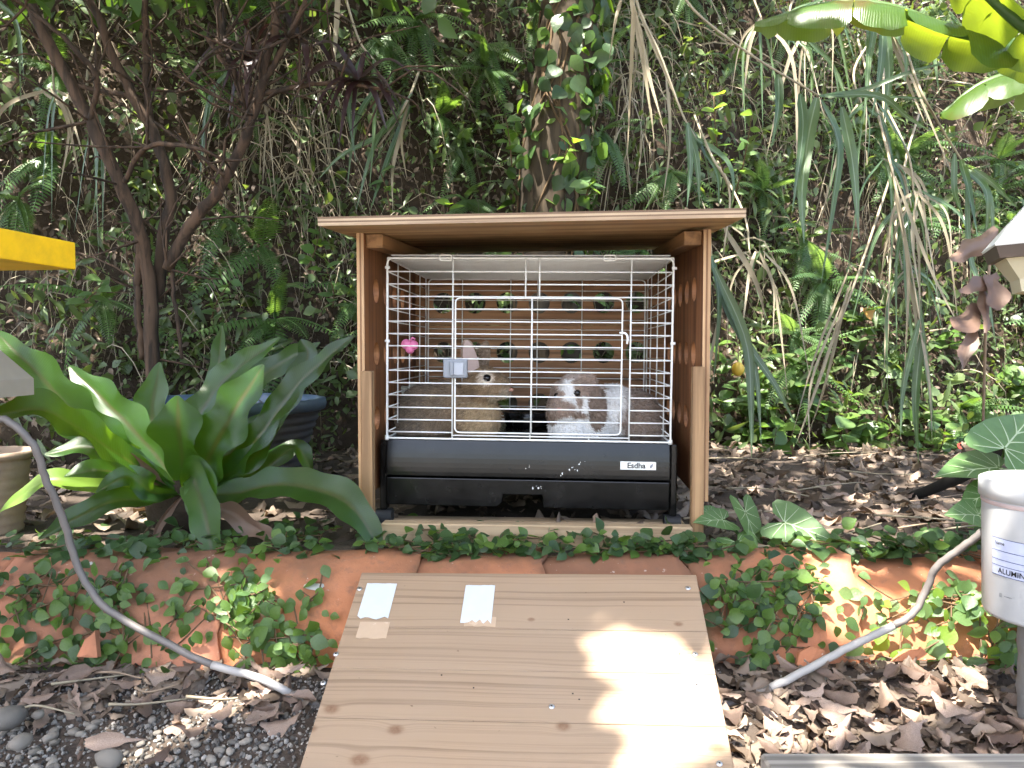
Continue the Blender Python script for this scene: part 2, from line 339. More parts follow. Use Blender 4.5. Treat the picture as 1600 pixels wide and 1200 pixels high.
N = NT('gravel'); t_ = N.tint(); c_ = N.mix(t_[0], (0.04, 0.036, 0.032), (0.30, 0.275, 0.245)); MT['gravel'] = N.bsdf(c_, 0.85, 0.3, bump=N.noise(90, 4, N.obj()), bstr=0.4)
N = NT('fur'); a_ = N.n('ShaderNodeAttribute'); a_.attribute_name = 'tint'
MT['fur'] = N.bsdf(a_.outputs['Color'], 0.75, 0.15, sheen=0.15)
N = NT('fur_skin'); a_ = N.n('ShaderNodeAttribute'); a_.attribute_name = 'tint'; nz_ = N.noise(220, 4, N.map(N.obj(), (1, 1, 2.5)))
MT['fur_skin'] = N.bsdf(N.mix(N.math('MULTIPLY', nz_, 0.6), a_.outputs['Color'], (0.55, 0.5, 0.45), 'MULTIPLY'), 0.85, 0.1, bump=nz_, bstr=0.5, bdist=0.003)
# ------------------------------------------------------------------ setting: ground, terrace, hillside
BED = 0.16
def bank_y(x, z):
    k = 0.26 + 0.24 * ss(0.4, 1.6, x)
    return 2.95 - 0.38 * ss(-0.2, -1.5, x) + k * (z - BED) + 0.10 * sn(x, z, 0.9) + 0.04 * sn(x, z, 2.6, 7)
def bank_n(x, z):
    e = 0.03; dx = (bank_y(x + e, z) - bank_y(x - e, z)) / (2 * e); dz = (bank_y(x, z + e) - bank_y(x, z - e)) / (2 * e)
    return nrm(np.stack([dx, -np.ones_like(dx), dz], -1))
def bed_z(x, y): return BED + 0.012 * sn(x, y, 2.5, 3) + 0.02 * ss(2.2, 3.0, y)
def front_z(x, y): return -0.035 + 0.010 * sn(x, y, 2.0, 11) + 0.05 * ss(0.95, 1.25, y)
def gridmesh(fn, us, vs):
    U, Vv = np.meshgrid(us, vs, indexing='ij'); P = fn(U, Vv); nu, nv = U.shape
    i, j = np.meshgrid(np.arange(nu - 1), np.arange(nv - 1), indexing='ij'); a = (i * nv + j).ravel()
    return P.reshape(-1, 3), np.stack([a, a + nv, a + nv + 1, a + 1], 1)
xs = np.concatenate([[-40, -20, -10, -6], np.linspace(-4, 4, 90), [6, 10, 20, 40]])
mb = MB(); mb.add(*gridmesh(lambda u, v: np.stack([u, v, front_z(u, v) * (np.abs(u) < 5)], -1), xs, np.concatenate([[0.2, 0.5], np.linspace(0.7, 1.5, 40)])))
ob('ground', mb.mesh('ground', MT['soil']), kind='structure')
mb = MB(); mb.add(*gridmesh(lambda u, v: np.stack([u, v, -0.033 + 0 * u + 0.012 * (v > 0.45)], -1), np.linspace(-40, 40, 9), np.array([-60, -20, -5, 0.3])))
ob('yard', mb.mesh('yard', MT['yard']), kind='structure')  # unseen ground behind the camera, added pale to bounce light onto upright faces
mb = MB(); mb.add(*gridmesh(lambda u, v: np.stack([u, v, bed_z(u, v) - 0.25 * (v < 1.43)], -1), xs, np.concatenate([[1.42], np.linspace(1.435, 3.6, 50)])))
ob('terrace', mb.mesh('terrace', MT['soil']), kind='structure')
def bankP(u, v):
    y = bank_y(u, v); return np.stack([u, y, v], -1)
mb = MB(); mb.add(*gridmesh(bankP, xs, np.concatenate([np.linspace(0.0, 2.8, 80), [3.2, 4, 6, 9]])))
ob('hillside', mb.mesh('hillside', MT['bank_soil']), kind='structure')

# ------------------------------------------------------------------ leaf templates
def leaf_tpl(w=0.5, cup=0.12, droop=0.15, seg=3):
    xs_ = np.linspace(0, 1, seg + 2); V = [(0, 0, 0)]; 
    for x in xs_[1:-1]:
        h = w * 0.5 * math.sin(math.pi * x ** 0.8) ; z = -droop * x * x
        V += [(x, -h, z + cup * h), (x, 0, z), (x, h, z + cup * h)]
    V.append((1, 0, -droop)); T = [(0, 1, 2), (0, 2, 3)]; Q = []
    for i in range(seg - 1):
        a = 1 + 3 * i; Q += [(a, a + 3, a + 4, a + 1), (a + 1, a + 4, a + 5, a + 2)]
    a = 1 + 3 * (seg - 1); e = len(V) - 1; T += [(a, e, a + 1), (a + 1, e, a + 2)]
    return np.array(V, float), np.array(Q, int).reshape(-1, 4), np.array(T, int)
LEAF = leaf_tpl(); LEAFW = leaf_tpl(0.8, 0.25, 0.1); LEAFN = leaf_tpl(0.22, 0.3, 0.3); LEAF2 = leaf_tpl(0.5, 0.2, 0.2, 2)
def tplmesh(name, tpl, mat, smooth=True):
    mb = MB(); mb.add(*tpl); return mb.mesh(name, mat, smooth)
def rand_on_bank(n, x0=-3.4, x1=3.4, z0=0.1, z1=2.8):
    x = rng.uniform(x0, x1, n); z = rng.uniform(z0, z1, n); return x, z
# undergrowth: small leaves over the whole bank, clumped so that dark soil shows between
mb = MB()
def bank_leaves(n, tpl, s0, s1, out, keep, tintf):
    x, z = rand_on_bank(n); k = keep(x, z) > rng.uniform(0, 1, n); x, z = x[k], z[k]; n = len(x)
    nn = bank_n(x, z); P = np.stack([x, bank_y(x, z), z], -1) + nn * (rng.uniform(0, 1, (n, 1)) ** 1.5 * out)
    d = rng.normal(0, 1, (n, 3)) + np.array([0, -0.5, -0.5]); up = nn + rng.normal(0, 0.55, (n, 3)) + np.array([0, -0.1, 0.5])
    X, Y, Z = frame(d, up); S = rng.uniform(s0, s1, n)
    C = np.stack([np.clip(tintf(x, z) + rng.normal(0, 0.22, n), 0, 1), np.zeros(n), np.zeros(n)], -1)
    scatter(mb, tpl, P, X, Y, Z, S, C)
clump = lambda x, z: np.clip(0.36 + 0.08 * ss(0, 1, x) + 0.75 * sn(x, z, 1.6, 20) + 0.35 * sn(x, z, 4.0, 31), 0.04, 1)
lush = lambda x, z: 0.30 + 0.22 * ss(0.3, 1.2, x) + 0.2 * sn(x, z, 1.1, 41)
bank_leaves(75000, LEAF2, 0.012, 0.036, 0.17, lambda x, z: clump(x, z) * (0.75 + 0.25 * ss(-1, 0.8, x)), lush)
bank_leaves(10000, LEAFW, 0.022, 0.055, 0.20, lambda x, z: clump(x + 3, z), lush)
bank_leaves(26000, LEAFN, 0.03, 0.10, 0.19, lambda x, z: clump(x, z + 5), lush)
tag(ob('undergrowth', mb.mesh('undergrowth', MT['undergrowth'])), 'dense small leafy undergrowth covering the steep bank behind the hutch', 'undergrowth', kind='stuff')
mb = MB(); bank_leaves(26000, LEAF2, 0.012, 0.035, 0.07, lambda x, z: 0 * x + 1, lambda x, z: 0.4 + 0 * x)
tag(ob('dead_leaf_debris', mb.mesh('dead_leaf_debris', MT['dry_leaf_stuff'])), 'small brown dead leaf debris lodged over the soil of the bank', 'leaf litter', kind='stuff')
# dead straw, roots and twigs hanging down the bank
mb = MB()
def straws(n, x0, x1, z0, z1, l0, l1, wd, seg=7):
    x = rng.uniform(x0, x1, n); z = rng.uniform(z0, z1, n)
    for i in range(n):
        nn = bank_n(x[i:i+1], z[i:i+1])[0]; p = np.array([x[i], bank_y(x[i], z[i]), z[i]]) + nn * 0.06
        L = rng.uniform(l0, l1); side = rng.normal(0, 0.35); out = rng.uniform(0.05, 0.16); up = rng.uniform(0, 0.25)
        t = np.linspace(0, 1, seg)[:, None]
        path = p + t * L * np.array([side, 0.0, 0]) + nn * out * np.sin(t * math.pi * 0.8) + np.array([0, 0, 1]) * L * (up * t - (0.9) * t * t) + rng.normal(0, 0.004, (seg, 3))
        path[:, 1] = np.minimum(path[:, 1], bank_y(path[:, 0], path[:, 2]) - 0.02)
        ww = rng.uniform(*wd); c = np.clip(rng.normal(0.45, 0.28), 0, 1)
        strap(mb, path, lambda u: ww * (1 - 0.75 * u), (rng.normal(0, 0.5), -1, 0.2), 2, 0, C=(c,))
straws(800, -3.0, 3.0, 0.4, 2.4, 0.15, 0.6, (0.001, 0.0026)); straws(90, 0.2, 2.6, 0.9, 2.3, 0.4, 1.0, (0.002, 0.0045))
straws(110, -1.15, -0.75, 1.2, 1.75, 0.35, 0.6, (0.002, 0.004)); straws(45, 0.30, 0.60, 1.4, 2.0, 0.4, 0.8, (0.003, 0.006))
straws(120, -2.6, -0.3, 0.3, 1.2, 0.15, 0.4, (0.0015, 0.003))
tag(ob('dead_straw', mb.mesh('dead_straw', MT['straw'])), 'pale dead grass straw hanging down over the bank', 'straw', kind='stuff')

# ------------------------------------------------------------------ sword ferns
def frond_mesh(name, mat, pairs=24, w=0.17, droop=0.5, narrow=0.05, curve=0.0):
    V = []; Q = []; T = []
    ts = np.linspace(0.06, 0.985, pairs)
    def rp(t): return np.array([t, curve * t * t, -droop * t * t])
    for t in ts:
        l = w * min(1, (t / 0.18) ** 0.7) * (1 - t ** 3 * 0.92) ; h = narrow * (0.5 + 0.5 * l / w) * 0.5
        p = rp(t); tang = nrm(rp(t + 0.01) - rp(t - 0.01)); up = nrm(np.array([-tang[2], 0, tang[0]]) )
        for sgn in (-1, 1):
            d = nrm(np.array([0, sgn, 0]) + 0.30 * tang - 0.12 * up); s = tang
            jit = rng.uniform(0.9, 1.08); b = len(V)
            V += [p - s * h * 0.6, p + s * h * 0.6, p + d * l * 0.55 * jit + s * h * 0.9 - up * l * 0.05, p + d * l * 0.55 * jit - s * h * 0.7 - up * l * 0.05, p + d * l * jit + s * h * 0.5 - up * l * 0.22]
            Q.append((b, b + 1, b + 2, b + 3) if sgn > 0 else (b + 3, b + 2, b + 1, b)); T.append((b + 3, b + 2, b + 4))
    mb = MB(); mb.add(V, Q, T); path = [rp(t) for t in np.linspace(-0.12, 1, 12)]
    tube(mb, path, np.linspace(0.012, 0.004, 12), 4, cap=False); return mb.mesh(name, mat)
FR = {m: [frond_mesh('frond', MT[m], 26, 0.16, 0.55, 0.045), frond_mesh('frond', MT[m], 30, 0.12, 0.9, 0.04, 0.15), frond_mesh('frond', MT[m], 22, 0.2, 0.35, 0.05, -0.12)] for m in ('fern_green', 'fern_bright')}
def fern(p, nrmv, L, n, mat, label, group, spread=1.0, hang=0.3):
    e = empty('sword_fern', p, label, 'fern', group)
    a0 = rng.uniform(0, 6.28)
    for i in range(n):
        a = a0 + i * 2.4 + rng.normal(0, 0.3); u = np.array([math.cos(a), 0, math.sin(a)])
        d = nrm(np.asarray(nrmv) * rng.uniform(0.5, 1.1) + u * spread * rng.uniform(0.5, 1.0) + np.array([0, 0, -hang]))
        X, Y, Z = frame(d, np.asarray(nrmv) * 0.7 + np.array([0, 0, 0.9]) + rng.normal(0, 0.15, 3))
        ob('frond', random.choice(FR[mat]), e, M=mat4((0, 0, 0), X, Y, Z, L * rng.uniform(0.7, 1.15)))
    return e
def bank_at(px, py, out=0.05):
    y = 3.0
    for _ in range(12): p = W(px, py, y); y = float(bank_y(p[0], p[2])) - out
    return W(px, py, y)
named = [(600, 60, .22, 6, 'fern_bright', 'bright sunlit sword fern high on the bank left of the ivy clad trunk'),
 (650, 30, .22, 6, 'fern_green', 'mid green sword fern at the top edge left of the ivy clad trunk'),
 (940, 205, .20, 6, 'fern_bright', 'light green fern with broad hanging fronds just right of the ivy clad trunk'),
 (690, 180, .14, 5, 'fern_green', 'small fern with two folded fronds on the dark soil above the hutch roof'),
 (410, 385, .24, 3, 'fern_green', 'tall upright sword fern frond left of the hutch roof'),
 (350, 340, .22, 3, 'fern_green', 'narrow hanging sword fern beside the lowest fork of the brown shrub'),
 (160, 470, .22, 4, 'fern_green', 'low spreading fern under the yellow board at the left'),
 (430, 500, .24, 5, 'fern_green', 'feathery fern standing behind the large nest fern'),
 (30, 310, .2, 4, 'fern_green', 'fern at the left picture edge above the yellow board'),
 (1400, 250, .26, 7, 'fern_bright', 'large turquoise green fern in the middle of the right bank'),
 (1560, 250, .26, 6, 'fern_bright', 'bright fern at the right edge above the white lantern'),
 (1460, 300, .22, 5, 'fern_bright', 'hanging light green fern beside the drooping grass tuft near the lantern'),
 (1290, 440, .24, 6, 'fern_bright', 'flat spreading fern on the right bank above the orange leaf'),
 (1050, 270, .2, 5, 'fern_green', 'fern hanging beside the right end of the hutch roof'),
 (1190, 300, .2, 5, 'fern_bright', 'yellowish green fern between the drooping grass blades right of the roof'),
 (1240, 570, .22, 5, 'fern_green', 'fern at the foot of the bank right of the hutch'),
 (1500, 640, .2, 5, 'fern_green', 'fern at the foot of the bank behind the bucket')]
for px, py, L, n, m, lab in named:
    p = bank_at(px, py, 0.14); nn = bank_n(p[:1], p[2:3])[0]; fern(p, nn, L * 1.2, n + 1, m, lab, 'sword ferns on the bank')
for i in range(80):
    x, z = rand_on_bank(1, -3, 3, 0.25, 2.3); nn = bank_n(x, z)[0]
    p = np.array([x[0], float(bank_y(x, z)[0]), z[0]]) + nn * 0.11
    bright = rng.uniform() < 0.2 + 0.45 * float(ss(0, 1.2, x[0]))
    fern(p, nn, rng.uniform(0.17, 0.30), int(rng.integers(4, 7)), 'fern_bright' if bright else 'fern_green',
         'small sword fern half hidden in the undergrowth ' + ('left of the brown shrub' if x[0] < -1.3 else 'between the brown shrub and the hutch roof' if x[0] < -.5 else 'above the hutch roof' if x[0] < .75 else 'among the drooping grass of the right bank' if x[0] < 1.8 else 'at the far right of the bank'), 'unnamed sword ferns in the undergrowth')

# ------------------------------------------------------------------ ivy clad trunk
e = empty('tree', W(872, 330, 2.75), 'thick tree trunk overgrown with ivy directly behind the hutch roof', 'tree')
off = np.array(e.location)
path = catmull([W(850, 760, 2.78), W(855, 560, 2.78), W(862, 330, 2.78), W(872, 200, 2.76), W(884, 90, 2.78), W(893, -40, 2.82), W(905, -300, 2.95), W(900, -700, 3.1)], 40)
mb = MB(); tube(mb, path - off, np.linspace(0.135, 0.085, 40), 20, rough=0.06); ob('trunk', mb.mesh('trunk', MT['bark_tan']), e)
mb = MB(); cp = path[-1] - off; P = cp + rng.normal(0, 0.45, (1500, 3)) * np.array([1.2, 1, 0.6]) + np.array([0, 0, .4])
X, Y, Z = frame(rng.normal(0, 1, (1500, 3)), rng.normal(0, .5, (1500, 3)) + np.array([0, 0, 1])); scatter(mb, LEAF, P, X, Y, Z, rng.uniform(.06, .12, 1500), rng.uniform(0, 1, (1500, 3)))
ob('crown', mb.mesh('crown', MT['canopy']), e, kind='stuff')
e = empty('ivy', W(872, 330, 2.6), 'ivy with small dark leaves climbing the trunk behind the hutch roof', 'ivy'); off = np.array(e.location)
LM = {m: [tplmesh('leaf', t, MT[m]) for t in (leaf_tpl(0.8, 0.25, 0.1, 6), leaf_tpl(0.66, 0.15, 0.25, 6), leaf_tpl(0.88, 0.4, 0.05, 6), leaf_tpl(0.75, -0.15, 0.3, 6))] for m in ('vine_leaf', 'vine_dark', 'seedling', 'lime')}
mb = MB()
for k in range(7):
    a = rng.uniform(2.6, 5.6, 1)[0]; q = path[6:27]; aa = a + 0.8 * np.sin(np.linspace(0, rng.uniform(3, 7), len(q)) + k)
    r = np.linspace(0.128, 0.10, len(q)) + 0.004; tube(mb, q - off + np.stack([np.cos(aa) * r, np.sin(aa) * r, 0 * aa], -1), 0.004, 5, cap=False)
ob('stem', mb.mesh('stem', MT['vine_stem']), e)
for i in range(300):
    u = rng.uniform(4, 28); q = path[int(u)]; a = rng.uniform(3.0, 6.4); a = rng.normal(5.5, .6) if rng.uniform() < .35 else a
    o3 = np.array([math.cos(a), math.sin(a), 0]); r = 0.125 - 0.001 * u + rng.uniform(0.005, 0.05)
    X, Y, Z = frame(rng.normal(0, .6, 3) + np.array([0, 0, -0.7]), o3 + rng.normal(0, .35, 3))
    ob('leaf', random.choice(LM['vine_dark' if rng.uniform() < .75 else 'vine_leaf']), e, M=mat4(q + o3 * r - off + np.array([0, 0, rng.uniform(-.05, .05)]), X, Y, Z, rng.uniform(.035, .078)))

# ------------------------------------------------------------------ brown multi stemmed shrub on the left
e = empty('shrub', W(250, 560, 2.3), 'tall shrub with several leaning reddish brown stems at the left', 'shrub'); off = np.array(e.location)
stems = [([(238, 790, 2.3), (238, 560, 2.3), (232, 450, 2.3), (222, 375, 2.28), (190, 290, 2.22), (140, 190, 2.2), (95, 110, 2.2), (40, -20, 2.2), (-40, -260, 2.2)], 27, 17),
 ([(245, 470, 2.34), (255, 370, 2.33), (268, 300, 2.35), (240, 210, 2.36), (205, 145, 2.36), (165, 60, 2.36), (120, -40, 2.36), (60, -250, 2.36)], 22, 14),
 ([(236, 200, 2.38), (230, 140, 2.4), (228, 60, 2.4), (224, -40, 2.42)], 15, 11),
 ([(262, 420, 2.28), (300, 345, 2.26), (340, 300, 2.24), (372, 240, 2.22), (395, 180, 2.2), (415, 100, 2.18), (430, 20, 2.16), (440, -200, 2.1)], 21, 13),
 ([(392, 190, 2.2), (375, 130, 2.22), (345, 90, 2.24), (325, 60, 2.24)], 12, 8), ([(385, 175, 2.2), (350, 60, 2.25), (330, -40, 2.3)], 12, 8),
 ([(405, 140, 2.19), (450, 60, 2.15), (490, -30, 2.1)], 11, 7), ([(140, 190, 2.2), (150, 120, 2.15), (100, 60, 2.1), (40, 10, 2.1)], 10, 6),
 ([(205, 150, 2.36), (120, 130, 2.4), (60, 60, 2.4), (0, 30, 2.4)], 9, 5), ([(190, 290, 2.22), (230, 230, 2.15), (300, 230, 2.1), (350, 250, 2.1)], 10, 5),
 ([(400, 150, 2.2), (470, 135, 2.2), (530, 130, 2.2), (600, 140, 2.2)], 10, 6), ([(350, 275, 2.2), (290, 225, 2.18), (240, 190, 2.18)], 7, 4),
 ([(280, 370, 2.27), (270, 440, 2.3), (285, 560, 2.3)], 8, 6), ([(218, 380, 2.28), (215, 460, 2.3), (222, 560, 2.3)], 14, 12)]
for i, (pp, a, b) in enumerate(stems):
    q = catmull([W(*p) for p in pp], 26); q = q + rng.normal(0, .0002 * b, q.shape); mb = MB()
    tube(mb, q - off, np.linspace(a, b, 26) * 2.3 / F * 0.43, 10, rough=0.13); ob('trunk' if i in (0, 1, 3) else 'branch', mb.mesh('branch', MT['bark_red']), e)
mb = MB(); 
for i in range(170):                                          # thin twigs
    s = stems[rng.integers(0, 11)][0]; k = rng.integers(0, len(s)); p = W(*s[k]) ; d = nrm(rng.normal(0, 1, 3) + np.array([0, 0, .5])); L = rng.uniform(.1, .35)
    tube(mb, catmull([p, p + d * L * .5 + rng.normal(0, .02, 3), p + d * L + rng.normal(0, .04, 3)], 6) - off, np.linspace(.0042, .0014, 6), 4, cap=False)
ob('twigs', mb.mesh('twigs', MT['bark_red']), e, kind='stuff')
mb = MB(); P = W(230, -230, 2.2) - off + rng.normal(0, 1, (2200, 3)) * np.array([.55, .4, .22])
P = P[proj(P + off)[1] < 30]; n = len(P)
X, Y, Z = frame(rng.normal(0, 1, (n, 3)), rng.normal(0, .5, (n, 3)) + np.array([0, 0, 1])); scatter(mb, LEAF, P, X, Y, Z, rng.uniform(.05, .11, n), rng.uniform(0, 1, (n, 3)))
ob('crown', mb.mesh('crown', MT['canopy']), e, kind='stuff')
# dark leaved cordyline near its right hand branch
def plant_blades(name, base, label, cat, group, blades, mat, cols=3, fold=.25, wav=0, part='leaf', n=12, prof=None):
    e = empty(name, base, label, cat, group); off = np.array(e.location)
    for pts, wd, N0 in blades:
        mb = MB(); pf = prof or (lambda t: (min(1, t * 6 + .35)) * (1 - t ** 2.2))
        strap(mb, catmull(pts, n) - off, lambda t: wd * pf(t), N0, cols, fold, wav, 40, rng.uniform(0, 6), (rng.uniform(0, 1),), twist=rng.normal(0, .25))
        ob(part, mb.mesh(part, MT[mat]), e)
    return e
for (cx, cy, n, lab) in [(560, 125, 16, 'dark purple strap leaved cordyline between shrub and ivy clad trunk'), (470, 60, 12, 'dark leaved cordyline tuft at the top right of the brown shrub'), (390, 90, 10, 'dark narrow leaved tuft in the upper fork of the shrub')]:
    c = W(cx, cy, 2.2); bl = []
    for i in range(n):
        a = rng.uniform(0, 6.28); d = np.array([math.cos(a), rng.uniform(-.7, .3), math.sin(a) * .8]); L = rng.uniform(.10, .2)
        bl.append(([c, c + d * L * .5 + np.array([0, 0, .02]), c + d * L + np.array([0, 0, -.35 * L])], rng.uniform(.008, .014), (0, -.6, .8)))
    plant_blades('cordyline', c, lab, 'cordyline', 'dark leaved cordylines', bl, 'cordyline')

# ------------------------------------------------------------------ drooping grasses
def pxs(l, y): return [W(a, b, y if len(c) == 0 else c[0]) for a, b, *c in l]
def grass(label, y, stem, blades, group='drooping grass culms on the bank', mat='grass_blade', sw=4.0):
    base = W(stem[0][0], stem[0][1], y); e = empty('drooping_grass', base, label, 'grass', group); off = np.array(base)
    q = catmull(pxs(stem, y), 14); mb = MB(); tube(mb, q - off, np.linspace(sw, sw * .6, 14) * y / F * .6, 6, C=(rng.uniform(.3, 1), 0, 0)); ob('stem', mb.mesh('stem', MT['straw']), e)
    for pts, wpx, *m in blades:
        pp = pxs(pts, y); pp = [p + np.array([0, -0.02 * k + rng.normal(0, .012), 0]) for k, p in enumerate(pp)]
        mb = MB(); wd = wpx * y / F * .5
        strap(mb, catmull(pp, 14) - off, lambda t: wd * min(1, .4 + 4 * t) * (1 - max(0, t - .35) ** 1.4 * 1.75), (rng.normal(0, .4), -1, .35), 3, .3, C=(rng.uniform(0, 1), 0, 0), twist=rng.normal(0, .5))
        ob('blade', mb.mesh('blade', MT[m[0] if m else mat]), e)
grass('long pale grass culm slanting from the top centre with broad blades drooping right of the roof', 2.05, [(1060, -60), (1075, 5), (1165, 80), (1280, 150)],
 [([(1276, 153), (1261, 215), (1243, 307), (1241, 385)], 20), ([(1284, 155), (1302, 230), (1290, 330), (1268, 450)], 17), ([(1217, 115), (1209, 172), (1195, 240)], 14), ([(1251, 146), (1249, 211), (1230, 335)], 15),
  ([(1280, 150), (1345, 142), (1410, 122), (1485, 105)], 9), ([(1284, 150), (1364, 155), (1410, 185), (1440, 215)], 10), ([(1284, 152), (1380, 152), (1480, 166)], 6), ([(1318, 165), (1330, 260), (1334, 375)], 16), ([(1370, 160), (1395, 210), (1420, 270)], 10)])
grass('pale grass culm with a hanging fan of blades above the right end of the roof', 2.15, [(985, -40), (1000, 19), (1031, 84), (1065, 176), (1090, 220)],
 [([(1068, 190), (1098, 240), (1107, 318)], 12), ([(1085, 215), (1128, 252), (1138, 290), (1130, 340)], 15), ([(1075, 200), (1085, 260), (1090, 325)], 11), ([(1072, 195), (1075, 260), (1068, 330)], 10), ([(1088, 220), (1118, 270), (1120, 325)], 9), ([(1040, 120), (1045, 220), (1030, 325)], 8, 'straw')])
grass('grass tuft with straight blue green blades hanging above the white lantern', 1.95, [(1395, 0, 2.6), (1430, 120), (1468, 195), (1514, 268)],
 [([(1500, 250), (1500, 300), (1503, 385)], 12), ([(1510, 265), (1520, 310), (1524, 390)], 13), ([(1512, 268), (1533, 310), (1540, 395)], 11), ([(1514, 268), (1550, 290), (1578, 330)], 9), ([(1490, 240), (1488, 300), (1486, 350)], 9), ([(1510, 262), (1512, 400), (1530, 470), (1535, 540)], 8)])
grass('grass clump falling along the right side of the hutch with broad grey green blades', 2.0, [(1085, 180, 2.7), (1110, 240), (1140, 300), (1130, 400)],
 [([(1110, 400), (1120, 470), (1112, 600)], 13), ([(1112, 420), (1160, 530), (1165, 620), (1163, 710)], 16), ([(1120, 430), (1172, 560), (1180, 690)], 12), ([(1115, 425), (1150, 510), (1200, 600), (1230, 660)], 13), ([(1160, 520), (1170, 600), (1172, 690)], 9), ([(1130, 350), (1180, 440), (1190, 510)], 8, 'straw'), ([(1140, 440), (1110, 560), (1102, 650)], 5, 'straw')])
grass('bluish grass bunch hanging low on the right bank between orange leaf and lantern', 2.3, [(1340, 60, 2.9), (1390, 250), (1420, 400), (1440, 520)],
 [([(1438, 520), (1428, 620), (1424, 720)], 13), ([(1440, 525), (1452, 620), (1460, 700)], 15), ([(1436, 515), (1440, 600), (1441, 690)], 9, 'straw'), ([(1430, 500), (1405, 600), (1395, 680)], 10), ([(1400, 300), (1412, 420), (1405, 590)], 6, 'straw'), ([(1395, 280), (1450, 420), (1490, 520)], 6, 'straw')])
grass('dry straw sheaf leaning on the lower right bank', 2.4, [(1400, 250, 2.9), (1340, 430), (1290, 560), (1250, 680)],
 [([(1330, 440), (1275, 590), (1235, 690)], 5, 'straw'), ([(1325, 450), (1285, 600), (1245, 700)], 5, 'straw'), ([(1310, 480), (1265, 600), (1255, 700)], 4, 'straw'), ([(1330, 420), (1270, 560), (1228, 680)], 4, 'straw')], mat='straw')
grass('grass tuft with pale arching blades standing behind the left end of the roof', 2.45, [(655, 110, 2.9), (640, 150), (615, 195), (590, 230)],
 [([(645, 150), (600, 210), (540, 250), (505, 290)], 8), ([(640, 160), (590, 230), (560, 335)], 10), ([(640, 165), (605, 260), (580, 340)], 10), ([(640, 165), (618, 260), (618, 340)], 8, 'straw'), ([(640, 160), (630, 220), (640, 290)], 6, 'straw'), ([(638, 165), (600, 240), (540, 335)], 7), ([(600, 120), (560, 190), (545, 300)], 9)])
grass('broad silvery blades at the top between shrub and roof', 2.4, [(530, -40), (560, 60), (590, 100)],
 [([(585, 95), (590, 180), (580, 300)], 11), ([(570, 80), (550, 160), (560, 260)], 9), ([(530, -30), (528, 60), (526, 140)], 9, 'straw')])
grass('tall fan of blue green blades under the banana leaf', 2.4, [(1370, -40), (1375, 20), (1372, 60)],
 [([(1368, 20), (1355, 90), (1340, 130)], 10), ([(1374, 40), (1370, 110), (1352, 190)], 12), ([(1380, 40), (1382, 120), (1372, 200)], 13), ([(1388, 30), (1405, 80), (1402, 140)], 11), ([(1440, 35), (1453, 80), (1452, 160)], 8), ([(1362, 20), (1350, 110), (1342, 200)], 9), ([(1378, 20), (1420, 130), (1435, 200)], 5, 'straw'), ([(1380, 25), (1440, 180), (1500, 330)], 5, 'straw')])
grass('bunch of long bleached straw hanging above the right half of the roof', 2.5, [(985, -60), (990, 0), (995, 60)],
 [([(985, 0), (1000, 80), (1020, 220)], 9, 'straw'), ([(990, 10), (985, 90), (978, 260)], 7, 'straw'), ([(992, 20), (1010, 120), (1030, 200)], 8, 'straw'), ([(1000, 10), (1012, 60), (1060, 180)], 6, 'straw'), ([(970, 0), (960, 40), (950, 100)], 6, 'straw')], mat='straw')
for i in range(13):
    px = rng.uniform(1120, 1640) if i < 9 else rng.uniform(-40, 480); py = rng.uniform(-40, 420); y = rng.uniform(2.35, 2.7); bl = []
    for k in range(7):
        dx = rng.normal(0, 45); L = rng.uniform(90, 240); bl.append(([(px + rng.normal(0, 8), py + 20), (px + dx * .7, py + 20 + L * .3), (px + dx + rng.normal(0, 10), py + 20 + L)], rng.uniform(3, 7), 'straw' if rng.uniform() < .4 else 'grass_blade'))
    grass('thin tuft of hanging grass half hidden in the undergrowth', y, [(px - rng.uniform(-60, 60), py - 120, y + .6), (px - 10, py - 40, y + .1), (px, py + 25)], bl, 'small hanging grass tufts')

